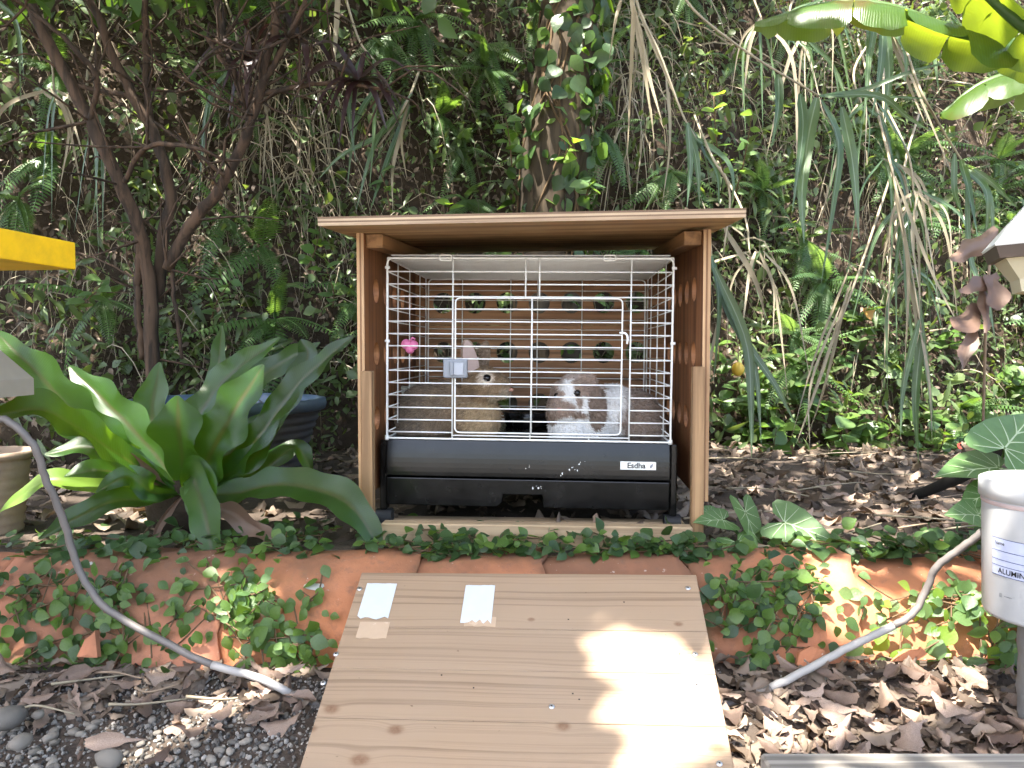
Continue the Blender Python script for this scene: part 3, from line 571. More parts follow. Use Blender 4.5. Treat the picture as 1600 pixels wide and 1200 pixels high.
# ------------------------------------------------------------------ seedlings and broad leaves
def sprig(name, base, tip, n, size, mat, label, cat, group, stemmat='vine_stem'):
    e = empty(name, base, label, cat, group); off = np.array(e.location); q = catmull([base, (base + tip) / 2 + rng.normal(0, .01, 3), tip], 8) - off
    mb = MB(); tube(mb, q, np.linspace(.0025, .0012, 8), 5); ob('stem', mb.mesh('stem', MT[stemmat]), e)
    for i in range(n):
        t = (i + .7) / n; p = q[min(7, int(t * 7.5))]; a = i * 2.4 + rng.normal(0, .3)
        X, Y, Z = frame(np.array([math.cos(a), math.sin(a) * .7 - .3, rng.uniform(-.2, .5)]), np.array([0, -.5, 1]) + rng.normal(0, .3, 3))
        ob('leaf', random.choice(LM[mat]), e, M=mat4(p, X, Y, Z, size * rng.uniform(.7, 1.2)))
for px, py, hx, hy, n, s, m, lab in [(1130, 270, -15, -120, 12, .045, 'lime', 'yellow green leafy sprig right of the roof among the grass'), (1150, 300, 25, -120, 10, .04, 'seedling', 'light green sapling beside the yellow green sprig'),
  (915, 310, 5, -25, 7, .06, 'seedling', 'pale seedling with pointed leaves just above the roof centre right'), (610, 330, -15, -60, 6, .05, 'seedling', 'small broad leaf seedling just above the roof at its left'),
  (700, 330, 0, -10, 3, .05, 'lime', 'single lime green leaf showing over the roof edge left of the trunk'), (800, 260, -10, -80, 10, .05, 'vine_leaf', 'leafy sprig at the left foot of the ivy clad trunk'),
  (880, 250, 20, -30, 7, .05, 'lime', 'yellow sunlit leaves on the trunk above the roof'), (120, 480, 40, -40, 8, .06, 'seedling', 'broad leaved seedling below the yellow board'), (330, 500, 30, -60, 9, .05, 'seedling', 'leafy sprig rising behind the nest fern'),
  (480, 420, 20, -70, 9, .05, 'vine_leaf', 'dark leafy sprig left of the hutch wall'), (520, 480, -10, -60, 9, .05, 'seedling', 'green sprig beside the hutch wall above the nest fern')]:
    y = 2.45 if px < 1000 else 2.3; sprig('sprig', W(px, py, y), W(px + hx, py + hy, y - .05), n, s, m, lab, 'sprig', 'leafy sprigs on the bank')
for i in range(46):                                         # seedlings at the foot of the bank, right
    px = rng.uniform(1110, 1640); py = rng.uniform(620, 715) if i < 34 else rng.uniform(480, 620); p = G(px, max(py, 690), BED) if py > 640 else bank_at(px, py, .05)
    if p[1] > 2.9: p = bank_at(px, py, 0.06)
    sprig('seedling', p, p + np.array([rng.normal(0, .03), -.05, rng.uniform(.05, .12)]), int(rng.integers(6, 10)), rng.uniform(.05, .085), 'seedling' if rng.uniform() < .6 else 'vine_leaf', 'low leafy seedling at the foot of the bank ' + ('close to the hutch wall' if px < 1260 else 'midway between hutch and bucket' if px < 1440 else 'behind the bucket'), 'seedling', 'seedlings at the foot of the right bank')
# ------------------------------------------------------------------ wooden hutch (local frame: x right, y deep, z = world height above terrace)
YAW = R(-3.6)
hutch = empty('hutch', (0.0387, 1.55, 0), 'open fronted brown plywood hutch with overhanging roof sheltering the wire cage', 'hutch', rz=YAW)
HW = 0.3395; TH = 0.0145; HD = 0.56                     # inner half width, panel thickness, depth
def hb(name, x0, x1, y0, y1, z0, z1, mat, bev=.0012, par=None, label=None):
    return ob(name, bbox_mesh(name, x0, x1, y0, y1, z0, z1, MT[mat], bev), par or hutch, label)
def roof_z(y): return 0.7785 + (y + 0.15) * 0.056
def holed(name, axis, u0, u1, z0, z1, us, zs, d0, d1, mat, rad=.029, par=None):
    """a board with round holes; axis 'x': lies in xz, axis 'y': lies in yz. Built cell by cell, each hole a ring of quads"""
    mb = MB(); ub = [u0] + [(a + b) / 2 for a, b in zip(us[:-1], us[1:])] + [u1]; zb = [z0] + [(a + b) / 2 for a, b in zip(zs[:-1], zs[1:])] + [z1]
    def pt(u, z, d): return (u, d, z) if axis == 'x' else (d, u, z)
    K = 24
    for i, u in enumerate(us):
        for j, z in enumerate(zs):
            a, b, c, d_ = ub[i], ub[i + 1], zb[j], zb[j + 1]; ring = []; outer = []
            for k in range(K):
                t = 2 * math.pi * k / K; dx, dz = math.cos(t), math.sin(t); ring.append((u + rad * dx, z + rad * dz))
                sx = ((b - u) if dx > 0 else (u - a)) / max(abs(dx), 1e-6); sz = ((d_ - z) if dz > 0 else (z - c)) / max(abs(dz), 1e-6); s = min(sx, sz); outer.append([u + s * dx, z + s * dz])
            for (cu, cz) in ((a, c), (a, d_), (b, c), (b, d_)):          # snap nearest ray to each corner
                kk = min(range(K), key=lambda q: abs((math.atan2(cz - z, cu - u) - 2 * math.pi * q / K + math.pi) % (2 * math.pi) - math.pi)); outer[kk] = [cu, cz]
            V = [pt(*r, d0) for r in ring] + [pt(*o, d0) for o in outer] + [pt(*r, d1) for r in ring] + [pt(*o, d1) for o in outer]; Q = []
            for k in range(K):
                m = (k + 1) % K; Q += [(k, m, K + m, K + k), (2 * K + k, 3 * K + k, 3 * K + m, 2 * K + m), (k, 2 * K + k, 2 * K + m, m)]
            mb.add(V, Q)
    c4 = [(u0, z0), (u1, z0), (u1, z1), (u0, z1)]
    for k in range(4):
        p, q = c4[k], c4[(k + 1) % 4]; mb.add([pt(*p, d0), pt(*q, d0), pt(*q, d1), pt(*p, d1)], [(0, 1, 2, 3)])
    return ob(name, mb.mesh(name, MT[mat], False), par or hutch)
ZS = [.40, .54, .675]
PB = .245
L = holed('side_panel', 'y', .0, HD, PB, .786, [.10 + .093 * k for k in range(5)], ZS, -HW - TH, -HW, 'panel_wood', .026); L['label'] = 'left plywood side panel with three rows of round holes'
Rr = holed('side_panel', 'y', .0, HD, PB, .786, [.10 + .093 * k for k in range(5)], ZS, HW, HW + TH, 'panel_wood', .026); Rr['label'] = 'right plywood side panel with three rows of round holes'
for sx in (-1, 1):                                      # laminated front edge of each side panel
    for k, (a, b, m) in enumerate([(0, .0052, 'edge_light'), (.0052, .0088, 'edge_dark'), (.0088, .0145, 'edge_light')]):
        x0, x1 = (HW + a, HW + b) if sx > 0 else (-HW - b, -HW - a)
        hb('edge_layer', x0, x1, -.0035, -.0001, PB, .7845, m, 0)
    # long cleat below the roof
    x0, x1 = (HW - .036, HW - .001) if sx > 0 else (-HW + .001, -HW + .036)
    o = hb('cleat', x0, x1, .012, HD - .03, -.014, .014, 'cleat_wood'); o.location = (0, 0, .7715); o.rotation_euler = (R(3.2), 0, 0)
    o.location = (0, 0, .7692)
# back: horizontal boards, some of them with the rows of holes
zb = [PB, .335, .465, .475, .605, .613, .742]
xs7 = [-.262 + .0875 * k for k in range(7)]
holed('back_board', 'x', -HW + .001, HW - .001, .336, .464, xs7, [.40], HD - .012, HD, 'back_wood')
holed('back_board', 'x', -HW + .001, HW - .001, .4655, .6135, xs7, [.54], HD - .0135, HD - .001, 'back_wood')
holed('back_board', 'x', -HW + .001, HW - .001, .615, .752, xs7, [.675], HD - .012, HD, 'back_wood')
hb('back_board', -HW + .001, HW - .001, HD - .013, HD - .001, PB, .3345, 'back_wood')
for x0, x1, d in [(-HW + .038, -.10, 0), (-.099, .105, .006), (.106, HW - .038, 0)]: hb('back_rail', x0, x1, HD - .034 + d, HD - .0142, .752, .797 - .012, 'cleat_wood')
# roof: three plywood layers at its front edge, sloping forward
RW = .3865
roof = ob('roof', bbox_mesh('roof', -RW, RW, -.15 + .004, HD + .06, 0, .0165, MT['roof_wood'], .001), hutch); roof.location = (0, 0, .7875); roof.rotation_euler = (R(3.2), R(-.55), 0)
for a, b, m in [(0, .0055, 'edge_light_x'), (.0055, .0085, 'edge_dark_x'), (.0085, .0125, 'edge_light_x'), (.0125, .0165, 'edge_dark_x')]:
    ob('edge_layer', bbox_mesh('edge_layer', -RW, RW, -.15, -.15 + .0038, a, b, MT[m], 0), roof)
hb('front_post', -HW - .002 + .0, -HW + .020, -.026, -.0042, .10, .505, 'post_wood'); hb('front_post', HW - .022, HW + .002, -.026, -.0042, .10, .515, 'post_wood')
for sx in (-1, 1): hb('rear_post', sx * (HW - .012) - .011, sx * (HW - .012) + .011, HD - .04, HD - .015, .10, .5, 'post_wood')
hb('base_rail', -.295, .315, -.06, -.028, .125, .205, 'rail_wood', .002)
hb('base_rail', -.325, .325, .10, .135, .12, .178, 'rail_wood', .002)
# ------------------------------------------------------------------ wire cage
CX = .0283; CY = 1.62
cage = empty('rabbit_cage', (CX, CY, 0), 'white wire rabbit cage with black plastic tray standing inside the hutch', 'cage')
cage.rotation_euler = (0, R(.55), YAW)
CWd, CDp, ZT, ZB = .30, .476, .739, .357
cyl = {}
def wire_me(L, r, key='w'):
    k = (round(L, 3), round(r, 5))
    if k not in cyl:
        mb = MB(); tube(mb, [(0, 0, -L / 2), (0, 0, L / 2)], r, 6); cyl[k] = mb.mesh('wire', MT['wire_white'])
    return cyl[k]
def wire(par, a, b, r=.0014, name='wire'):
    r = r * 1.05
    a = np.array(a, float); b = np.array(b, float); d = b - a; L = np.linalg.norm(d); Z = d / L
    X = nrm(np.cross(Z, [0.3, .9, .1] if abs(Z[1]) < .9 else [1, 0, 0])); Y = np.cross(Z, X)
    return ob(name, wire_me(L, r), par, M=mat4((a + b) / 2, X, Y, Z))
def loop(pts, r, name, par, sides=8):
    mb = MB(); tube(mb, np.vstack([pts, pts[0], pts[1]]), r, sides, cap=False); return ob(name, mb.mesh(name, MT['wire_white']), par)
def rrect(x0, x1, z0, z1, y, rad=.012, top=True, bot=True):
    out = []
    for cx, cz, a0, on in ((x1, z1, 0, top), (x0, z1, 90, top), (x0, z0, 180, bot), (x1, z0, 270, bot)):
        rr = rad if on else .001; ccx = cx - rr if cx == x1 else cx + rr; ccz = cz - rr if cz == z1 else cz + rr
        for a in np.linspace(a0, a0 + 90, 5): out.append((ccx + rr * math.cos(R(a)), y, ccz + rr * math.sin(R(a))))
    return np.array(out)
rows = [ZT - .028 - .0262 * k for k in range(14)]; rows = [z for z in rows if z > ZB + .004]
fp = loop(rrect(-CWd, CWd, ZB, ZT, 0, bot=False), .0021, 'front_grid', cage)
DX0, DX1, DZ1, DZ0 = -.1535, .196, rows[2] - .003, rows[-1] + .001
for k, z in enumerate(rows):
    if k < 3: wire(fp, (-CWd, .002, z), (CWd, .002, z), .0016)
    else: wire(fp, (-CWd, .002, z), (-.160, .002, z)); wire(fp, (.214, .002, z), (CWd, .002, z))
for x in (-.160, .214): wire(fp, (x, .004, ZB), (x, .004, ZT), .0018)
for x in (-.006, .023): wire(fp, (x, -.0025, rows[2] - .002), (x, -.0025, ZT), .0016)
wire(fp, (-.008, -.003, rows[2] - .002), (.025, -.003, rows[2] - .002), .003)
for x in (.006, .13): wire(fp, (x, .004, ZB), (x, .004, rows[-1]), .0014)
wire(fp, (-.16, .002, rows[-1] - .006), (.214, .002, rows[-1] - .006), .0015)
door = loop(rrect(DX0, DX1, DZ0, DZ1, -.003, .01), .0017, 'door', cage)
for k, z in enumerate(rows):
    if 3 <= k and DZ0 + .006 < z < DZ1 - .006: wire(door, (DX0, -.003, z), (DX1, -.003, z), .0015)
wire(door, (.008, -.0055, DZ0), (.008, -.0055, DZ1), .0018)
hk = MB(); tube(hk, catmull([(DX1 - .006, -.007, rows[5] + .005), (DX1 + .006, -.008, rows[5] + .004), (DX1 + .011, -.008, rows[5] - .004), (DX1 + .010, -.008, rows[5] - .018)], 10), .0024, 7); ob('hook', hk.mesh('hook', MT['wire_white']), door)
for cx in (-.175, .168):                                  # clips that hold the top
    c = loop(rrect(cx - .012, cx + .012, ZT - .005, ZT + .006, -.004, .003), .0017, 'clip', cage, 6)
for sx in (-1, 1):
    x = sx * CWd; g = loop(np.array([(x, 0.006, ZB), (x, CDp - .006, ZB), (x, CDp - .006, ZT), (x, .006, ZT)]), .002, 'side_grid', cage, 6)
    for z in rows: wire(g, (x, .006, z), (x, CDp - .006, z), .0013)
    for t in (.10, .235, .37): wire(g, (x - sx * .002, t, ZB), (x - sx * .002, t, ZT), .0015)
    for z in (ZT - .02, rows[6] + .01): 
        c = wire(cage, (x - .004, -.002, z), (x + .006, -.002, z), .0032, 'joint_ring')
    wire(cage, (x, -.001, ZB - .004), (x, -.001, ZB + .006), .0042, 'corner_foot')
bk = loop(rrect(-CWd + .006, CWd - .006, ZB, ZT - .002, CDp, bot=False), .002, 'back_grid', cage)
for z in rows: wire(bk, (-CWd + .006, CDp, z - .004), (CWd - .006, CDp, z - .004), .0013)
for x in (-.20, -.068, .005, .125): wire(bk, (x, CDp - .002, ZB), (x, CDp - .002, ZT), .0014)
tp = loop(np.array([(-CWd, .004, ZT + .001), (CWd, .004, ZT + .001), (CWd, CDp, ZT + .001), (-CWd, CDp, ZT + .001)]), .002, 'top_grid', cage)
for k in range(18): wire(tp, (-CWd, .025 + .0255 * k, ZT + .001), (CWd, .025 + .0255 * k, ZT + .001), .0014)
for x in (-.16, .01, .17): wire(tp, (x, .006, ZT + .004), (x, CDp, ZT + .004), .0017)
mt_ = bbox_mesh('top_sheet', -CWd + .006, CWd - .006, .008, CDp - .006, ZT + .0062, ZT + .0082, MT['floor_plastic'], 0); ob('top_sheet', mt_, cage)
# tray: extruded rounded front profile
def tray_part(name, prof, x0, x1, mat, notch=None):
    n = len(prof); xsn = [x0, x1]; mb = MB(); V = [(x, y, z) for x in xsn for y, z in prof]; Q = [(i, (i + 1) % n, n + (i + 1) % n, n + i) for i in range(n)]
    mb.add(V, Q); me = mb.mesh(name, MT[mat], False)
    bm = bmesh.new(); bm.from_mesh(me); bm.edges.ensure_lookup_table()
    bmesh.ops.holes_fill(bm, edges=[e for e in bm.edges if e.is_boundary]); bmesh.ops.recalc_face_normals(bm, faces=bm.faces[:])
    for f in bm.faces: f.smooth = False
    bmesh.ops.bevel(bm, geom=[e for e in bm.edges if e.calc_face_angle(0) > .9], offset=.0025, segments=2, affect='EDGES', profile=.5)
    bm.to_mesh(me); bm.free(); return ob(name, me, cage)
prof = [(.004 - .012 * math.sin(a) * 1.0, z) for a, z in zip(np.linspace(.25, 1.9, 9), np.linspace(ZB - .001, .277, 9))]
tray = tray_part('tray', prof + [(CDp + .005, .277), (CDp + .005, ZB - .004)], -.3005, .3005, 'black_plastic')
DRX = .075
for o_ in (
): pass
bm = bmesh.new(); pv = [(-.2995, .2735), (-.2995, .214), (-.062, .214), (-.053, .222), (-.050, .241), (.034, .241), (.036, .214), (.2995, .214), (.2995, .2735)]
fv = [bm.verts.new((x, -.006 + (.2735 - z) * .05, z)) for x, z in pv]; f_ = bm.faces.new(fv); ex = bmesh.ops.extrude_face_region(bm, geom=[f_]); [setattr(v, 'co', v.co + Vector((0, CDp - .01, 0))) for v in ex['geom'] if isinstance(v, bmesh.types.BMVert)]
bmesh.ops.recalc_face_normals(bm, faces=bm.faces[:]); bmesh.ops.bevel(bm, geom=[q for q in bm.edges if q.calc_face_angle(0) > .9], offset=.002, segments=2, affect='EDGES', profile=.5); me = bpy.data.meshes.new('drawer'); bm.to_mesh(me); bm.free(); me.materials.append(MT['black_plastic']); ob('drawer', me, cage)
for x in (-.309, .309):
    for y in (.006, CDp - .02):
        ob('leg', bbox_mesh('leg', x - .0075, x + .0075, y, y + .03, .200, ZB - .005, MT['black_plastic'], .003, 2), cage)
        cw = MB(); tube(cw, [(x - .017, y + .015, .183), (x + .017, y + .015, .183)], .0185, 20); c = ob('caster', cw.mesh('caster', MT['black_rubber'], False), cage)
        ob('fork', bbox_mesh('fork', x - .005, x + .005, y + .01, y + .02, .19, .207, MT['black_plastic'], .001), c)
ob('floor', bbox_mesh('floor', -.292, .292, .006, CDp - .006, .330, .336, MT['floor_plastic'], .001), cage)
for k in range(14): 
    ob('floor_slat', bbox_mesh('floor_slat', -.29, .29, .012 + .033 * k, .034 + .033 * k, .3362, .3395, MT['floor_plastic'], .001), cage)
# sticker
def text_mesh(txt, size, mat, name, bold=0.0):
    cu = bpy.data.curves.new(name, 'FONT'); cu.body = txt; cu.size = size; cu.offset = bold; cu.align_x = 'CENTER'; cu.align_y = 'CENTER'; cu.extrude = .0001
    t = bpy.data.objects.new(name, cu); COL.objects.link(t); dg = bpy.context.evaluated_depsgraph_get(); me = bpy.data.meshes.new_from_object(t.evaluated_get(dg)); bpy.data.objects.remove(t)
    me.materials.clear(); me.materials.append(MT[mat]); return me
st = ob('sticker', bbox_mesh('sticker', .196, .270, -.0110, -.0096, .300, .317, MT['sticker'], .0004), cage, 'small white sticker with dark lettering on the tray front')
tm = text_mesh('Esdha', .0165, 'ink', 'lettering', .0004)
o = ob('lettering', tm, st, M=Matrix.Translation((.229, -.0114, .3085)) @ Matrix.Rotation(R(90), 4, 'X'))
lm = MB(); lm.add(*leaf_tpl(.45, 0, 0)); o = ob('leaf_mark', lm.mesh('leaf_mark', MT['latch_grey']), st, M=mat4((.257, -.0114, .3035), *[np.array(v) for v in ((.55, 0, .83), (-.83, 0, .55), (0, -1, 0))], .012))
# paint chips
for cx, cz, n, sp in [(.10, .302, 10, .011), (.005, .302, 4, .005), (.028, .262, 7, .008)]:
    for k in range(n):
        x = cx + rng.normal(0, sp); z = cz + rng.normal(0, sp * .35) + (x - cx) * .5; s = rng.uniform(.0006, .0022)
        mb = MB(); an = np.arange(7) / 7 * 6.28; rr = s * rng.uniform(.5, 1.2, 7); y = -.0095 if z > .277 else -.0075
        mb.add(np.vstack([[(x, y, z)], np.stack([x + np.cos(an) * rr, 0 * an + y, z + np.sin(an) * rr * 1.3], -1)]), None, [(0, 1 + (q + 1) % 7, 1 + q) for q in range(7)])
        ob('paint_chip', mb.mesh('paint_chip', MT['paint_chip']), tray)
# latch
la = ob('latch', bbox_mesh('latch', -.178, -.127, -.012, .004, .487, .527, MT['latch_grey'], .003, 2), cage)
ob('slider', bbox_mesh('slider', -.162, -.134, -.0145, -.0122, .493, .520, MT['latch_pale'], .002, 2), la)
ob('grip', bbox_mesh('grip', -.163, -.155, -.018, -.0147, .492, .521, MT['latch_grey'], .002, 2), la)
# pink toy clipped to the side wires (heart block)
tz = W(640, 540, 1.70); toy = empty('chew_toy', tz, 'small pink plastic heart shaped toy hung on the left cage wires', 'toy')
bm = bmesh.new()
for p, s in (((-.007, 0, .003), .012), ((.008, 0, .001), .0115), ((.001, 0, -.008), .0105)):
    bmesh.ops.create_icosphere(bm, subdivisions=2, radius=s, matrix=Matrix.Translation(p))
me = bpy.data.meshes.new('block'); bm.to_mesh(me); bm.free(); me.materials.append(MT['pink']); ob('block', me, toy)
mb = MB(); tube(mb, [(0, .004, .008), (.006, .004, .018), (.012, .004, .014)], .0025, 6); ob('hanger', mb.mesh('hanger', MT['pink']), toy)
# things inside the cage
p = W(655, 640, 1.98); fd = empty('corner_tray', (p[0], p[1], .34), 'cream plastic corner litter tray behind the brown rabbit', 'tray')
mb = MB(); lathe(mb, [(.055, 0), (.062, .07), (.064, .115), (.058, .118), (.056, .08), (.05, .01), (.0, .01)], (0, 0, 0), 24); ob('bowl', mb.mesh('bowl', MT['cream_plastic']), fd)
mb = MB(); lathe(mb, [(.064, .105), (.069, .107), (.069, .113), (.064, .116)], (0, 0, 0), 24); ob('rim', mb.mesh('rim', MT['cream_plastic']), fd)
p = W(825, 650, 1.96); fd = empty('food_bowl', (p[0], p[1], .34), 'black food bowl on the cage floor between the two rabbits', 'bowl')
mb = MB(); lathe(mb, [(.045, 0), (.058, .02), (.064, .05), (.060, .052), (.05, .02), (.0, .015)], (0, 0, 0), 28); ob('bowl', mb.mesh('bowl', MT['black_plastic']), fd)
p = W(785, 672, 1.80); ob('chew_stick', bbox_mesh('chew_stick', p[0] - .02, p[0] + .022, p[1] - .008, p[1] + .008, .340, .350, MT['post_wood'], .003), None, 'short brown wooden chew block on the cage floor beside the brown rabbit', 'chew block')
# ------------------------------------------------------------------ rabbits
def blob(parts, voxel=.0042, smooth=7):
    bm = bmesh.new()
    for c, r, rot in parts:
        M = Matrix.Translation(Vector(c)) @ rot.to_4x4() @ Matrix.Diagonal((*r, 1)) if rot is not None else Matrix.Translation(Vector(c)) @ Matrix.Diagonal((*r, 1))
        bmesh.ops.create_icosphere(bm, subdivisions=3, radius=1, matrix=M)
    me = bpy.data.meshes.new('b'); bm.to_mesh(me); bm.free(); o = bpy.data.objects.new('b', me); COL.objects.link(o)
    m = o.modifiers.new('r', 'REMESH'); m.mode = 'VOXEL'; m.voxel_size = voxel; m.use_smooth_shade = True
    m = o.modifiers.new('s', 'SMOOTH'); m.factor = .5; m.iterations = smooth
    dg = bpy.context.evaluated_depsgraph_get(); out = bpy.data.meshes.new_from_object(o.evaluated_get(dg)); bpy.data.objects.remove(o); return out
def colour(me, fn):
    n = len(me.vertices); co = np.zeros(n * 3, np.float32); me.vertices.foreach_get('co', co); co = co.reshape(-1, 3)
    C = fn(co); at = me.attributes.new('tint', 'FLOAT_COLOR', 'POINT'); at.data.foreach_set('color', np.c_[C, np.ones(n)].astype(np.float32).ravel())
    return co, C
def fur(me, co, C, n, L, flow, wd=.0008, bare=None):
    me.calc_loop_triangles(); T = np.zeros(len(me.loop_triangles) * 3, np.int32); me.loop_triangles.foreach_get('vertices', T); T = T.reshape(-1, 3)
    a, b, c = co[T[:, 0]], co[T[:, 1]], co[T[:, 2]]; cr = np.cross(b - a, c - a); ar = np.linalg.norm(cr, axis=1); i = rng.choice(len(T), n, p=ar / ar.sum())
    u = rng.uniform(0, 1, (n, 2)); fl = u.sum(1) > 1; u[fl] = 1 - u[fl]; P = a[i] + (b - a)[i] * u[:, :1] + (c - a)[i] * u[:, 1:]; Nn = nrm(cr[i]); col = C[T[i, 0]]
    if bare is not None: k = ~bare(P); P, Nn, col = P[k], Nn[k], col[k]; n = len(P)
    fd = flow(P) + rng.normal(0, .3, (n, 3)); d = nrm(Nn * .55 + fd * .9); d = nrm(d + Nn * np.clip(.12 - (d * Nn).sum(1), 0, 1)[:, None])
    ln = L * rng.uniform(.6, 1.3, (n, 1)); s = nrm(np.cross(d, Nn + rng.normal(0, .3, (n, 3)))) * wd
    V = np.stack([P - s, P + s, P + d * ln], 1).reshape(-1, 3); br = np.clip(rng.normal(1.0, .16, (n, 1)), .5, 1.5)
    CC = np.repeat((np.clip(col * br, 0, .9))[:, None], 3, 1); CC[:, :2] *= .78; CC[:, 2] *= 1.22
    mb = MB(); mb.add(V, None, np.arange(3 * n).reshape(-1, 3), np.clip(CC.reshape(-1, 3), 0, .95)); return mb.mesh('fur', MT['fur'])
def ell(px, py, y, rx, rz, ry, roll=0, yaw=0):
    k = y / F; return (tuple(W(px, py, y)), (rx * k, ry, rz * k), (Matrix.Rotation(R(yaw), 3, 'Z') @ Matrix.Rotation(R(roll), 3, 'Y')))
def mixc(a, b, f): f = np.clip(f, 0, 1)[:, None]; return np.asarray(a) * (1 - f) + np.asarray(b) * f
def sphere_me(name, r, mat, sub=2, sc=(1, 1, 1)):
    bm = bmesh.new(); bmesh.ops.create_icosphere(bm, subdivisions=sub, radius=r, matrix=Matrix.Diagonal((*sc, 1))); me = bpy.data.meshes.new(name); bm.to_mesh(me); bm.free()
    for p in me.polygons: p.use_smooth = True
    me.materials.append(MT[mat]); return me
def nrm_mesh_at(me, p):                                  # nearest surface point and normal
    best = min(me.vertices, key=lambda v: (v.co - Vector(p)).length); return np.array(best.co), np.array(best.normal)
def front_hit(me, px, py, depth_hint):                   # the surface point nearest the camera at that place
    from mathutils.bvhtree import BVHTree
    bm = bmesh.new(); bm.from_mesh(me); t = BVHTree.FromBMesh(bm); h = t.ray_cast(Vector(EYE), Vector(nrm(ray(px, py)))); bm.free()
    return (np.array(h[0]), np.array(h[1])) if h[0] else nrm_mesh_at(me, W(px, py, depth_hint))
def grow(name, parts, label, colf, nf, L, flow, eyes, nose, inner, ext=()):
    me = blob(parts); base = np.array([np.mean([p[0][0] for p in parts]), np.mean([p[0][1] for p in parts]), .339])
    co, C = colour(me, colf); me.materials.append(MT['fur_skin'])
    e = empty(name, base, label, 'rabbit'); T = Matrix.Translation(Vector(-base))
    hits = [front_hit(me, a, b, 1.7) for a, b, *_ in eyes]; nh = front_hit(me, nose[0], nose[1], 1.7)
    fm = fur(me, co, C, nf, L, flow, bare=(lambda P: (proj(P)[1] < 583) & (proj(P)[0] < 750)) if inner else None); 
    body = ob('body', me, e, M=T); ob('fur', fm, body)
    for (p, nn), (_, _, r) in zip(hits, eyes):
        ob('eye', sphere_me('eye', r, 'eye_black', 3), e, M=T @ Matrix.Translation(Vector(p - nn * r * .5 + np.array([0, -.0015, 0]))))
    X, Y, Z = frame((1, 0, 0), nh[1]); ob('nose', sphere_me('nose', .0055, 'nose_pink', 2, (1.2, .8, .55)), e, M=T @ mat4(nh[0] + nh[1] * .002, X, Y, Z))
    for pts, wd in inner:
        mb = MB(); strap(mb, catmull(pts, 10), lambda t: wd * max(.1, math.sin(math.pi * min(1, .12 + t * .86)) ** .6), (0.1, -1, 0), 5, .12); ob('inner_ear', mb.mesh('inner_ear', MT['ear_inner']), e, M=T)
    return e
Y1 = 1.76
brown = [ell(672, 648, Y1 + .03, 52, 50, .08), ell(704, 641, Y1 + .035, 46, 47, .07), ell(655, 672, Y1 - .02, 36, 24, .04), ell(735, 655, Y1 + .01, 36, 42, .058), ell(752, 652, Y1, 31, 36, .05), ell(748, 668, Y1 - .02, 27, 26, .035),
 ell(750, 618, Y1, 27, 28, .036), ell(758, 600, Y1 - .02, 32, 27, .036), ell(777, 603, Y1 - .022, 22, 19, .028), ell(789, 609, Y1 - .022, 11, 12, .02), ell(763, 612, Y1 - .03, 20, 15, .028), ell(752, 583, Y1, 20, 12, .025),
 ell(762, 688, Y1 - .03, 20, 7, .014), ell(752, 689, Y1 + .03, 20, 7, .014), ell(690, 689, Y1 - .05, 30, 7, .016),
 ell(733, 557, Y1 - .008, 14, 30, .006, -10), ell(741, 580, Y1 - .004, 8, 14, .009, -18), ell(757, 556, Y1 + .03, 10, 26, .006, 8), ell(752, 578, Y1 + .02, 8, 14, .01, 6)]
def bc(co):
    px, py = proj(co.astype(float)); n = sn(px / 30, py / 30, 1.0, 5); n2 = sn(px / 7, py / 7, 1.0, 15)
    c = mixc((.26, .18, .11), (.15, .115, .082), (720 - px) / 70 + .25 * n + .2 * n2)
    c = mixc(c, (.42, .30, .17), ss(710, 745, px) * ss(615, 635, py) + .15 * n2)            # tan chest
    c = mixc(c, (.31, .21, .12), ss(735, 745, px) * (py < 625) * .9)
    c = mixc(c, (.40, .315, .21), ss(612, 622, py) * (px > 765) * (py < 628)); c = mixc(c, (.42, .34, .25), (np.hypot(px - 790, py - 612) < 9) * .6)
    c = mixc(c, (.66, .55, .43), 1 - ss(10, 15, np.hypot(px - 761, (py - 590) * 1.15))); c = mixc(c, (.36, .27, .21), (py < 572) * 1.0)
    n3 = sn(px / 2.2 + py / 9, py / 4.5, 1.0, 25); c = mixc(c, (.20, .135, .075), ((px > 738) & (py < 600) & (np.hypot(px - 761, py - 590) > 14)) * .55); c = mixc(c, (.17, .115, .07), np.exp(-(((px - 742) / 7) ** 2 + ((py - 612) / 16) ** 2)) * .8)  # brows are coat colour; the neck blur is painted shade between head and body
    return np.clip(c * (1 + .16 * n2 + .26 * n3)[:, None], .02, .9)
grow('rabbit', brown, 'brown upright eared rabbit sitting in profile at the left of the cage', bc, 60000, .009, lambda P: np.stack([-.7 + 0 * P[:, 0], 0 * P[:, 0], -.6 + 0 * P[:, 0]], -1),
 [(761, 590, .0098)], (797, 609), [([W(743, 588, Y1 - .024), W(735, 562, Y1 - .0265), W(729, 532, Y1 - .021)], .0165)])
Y2 = 1.735
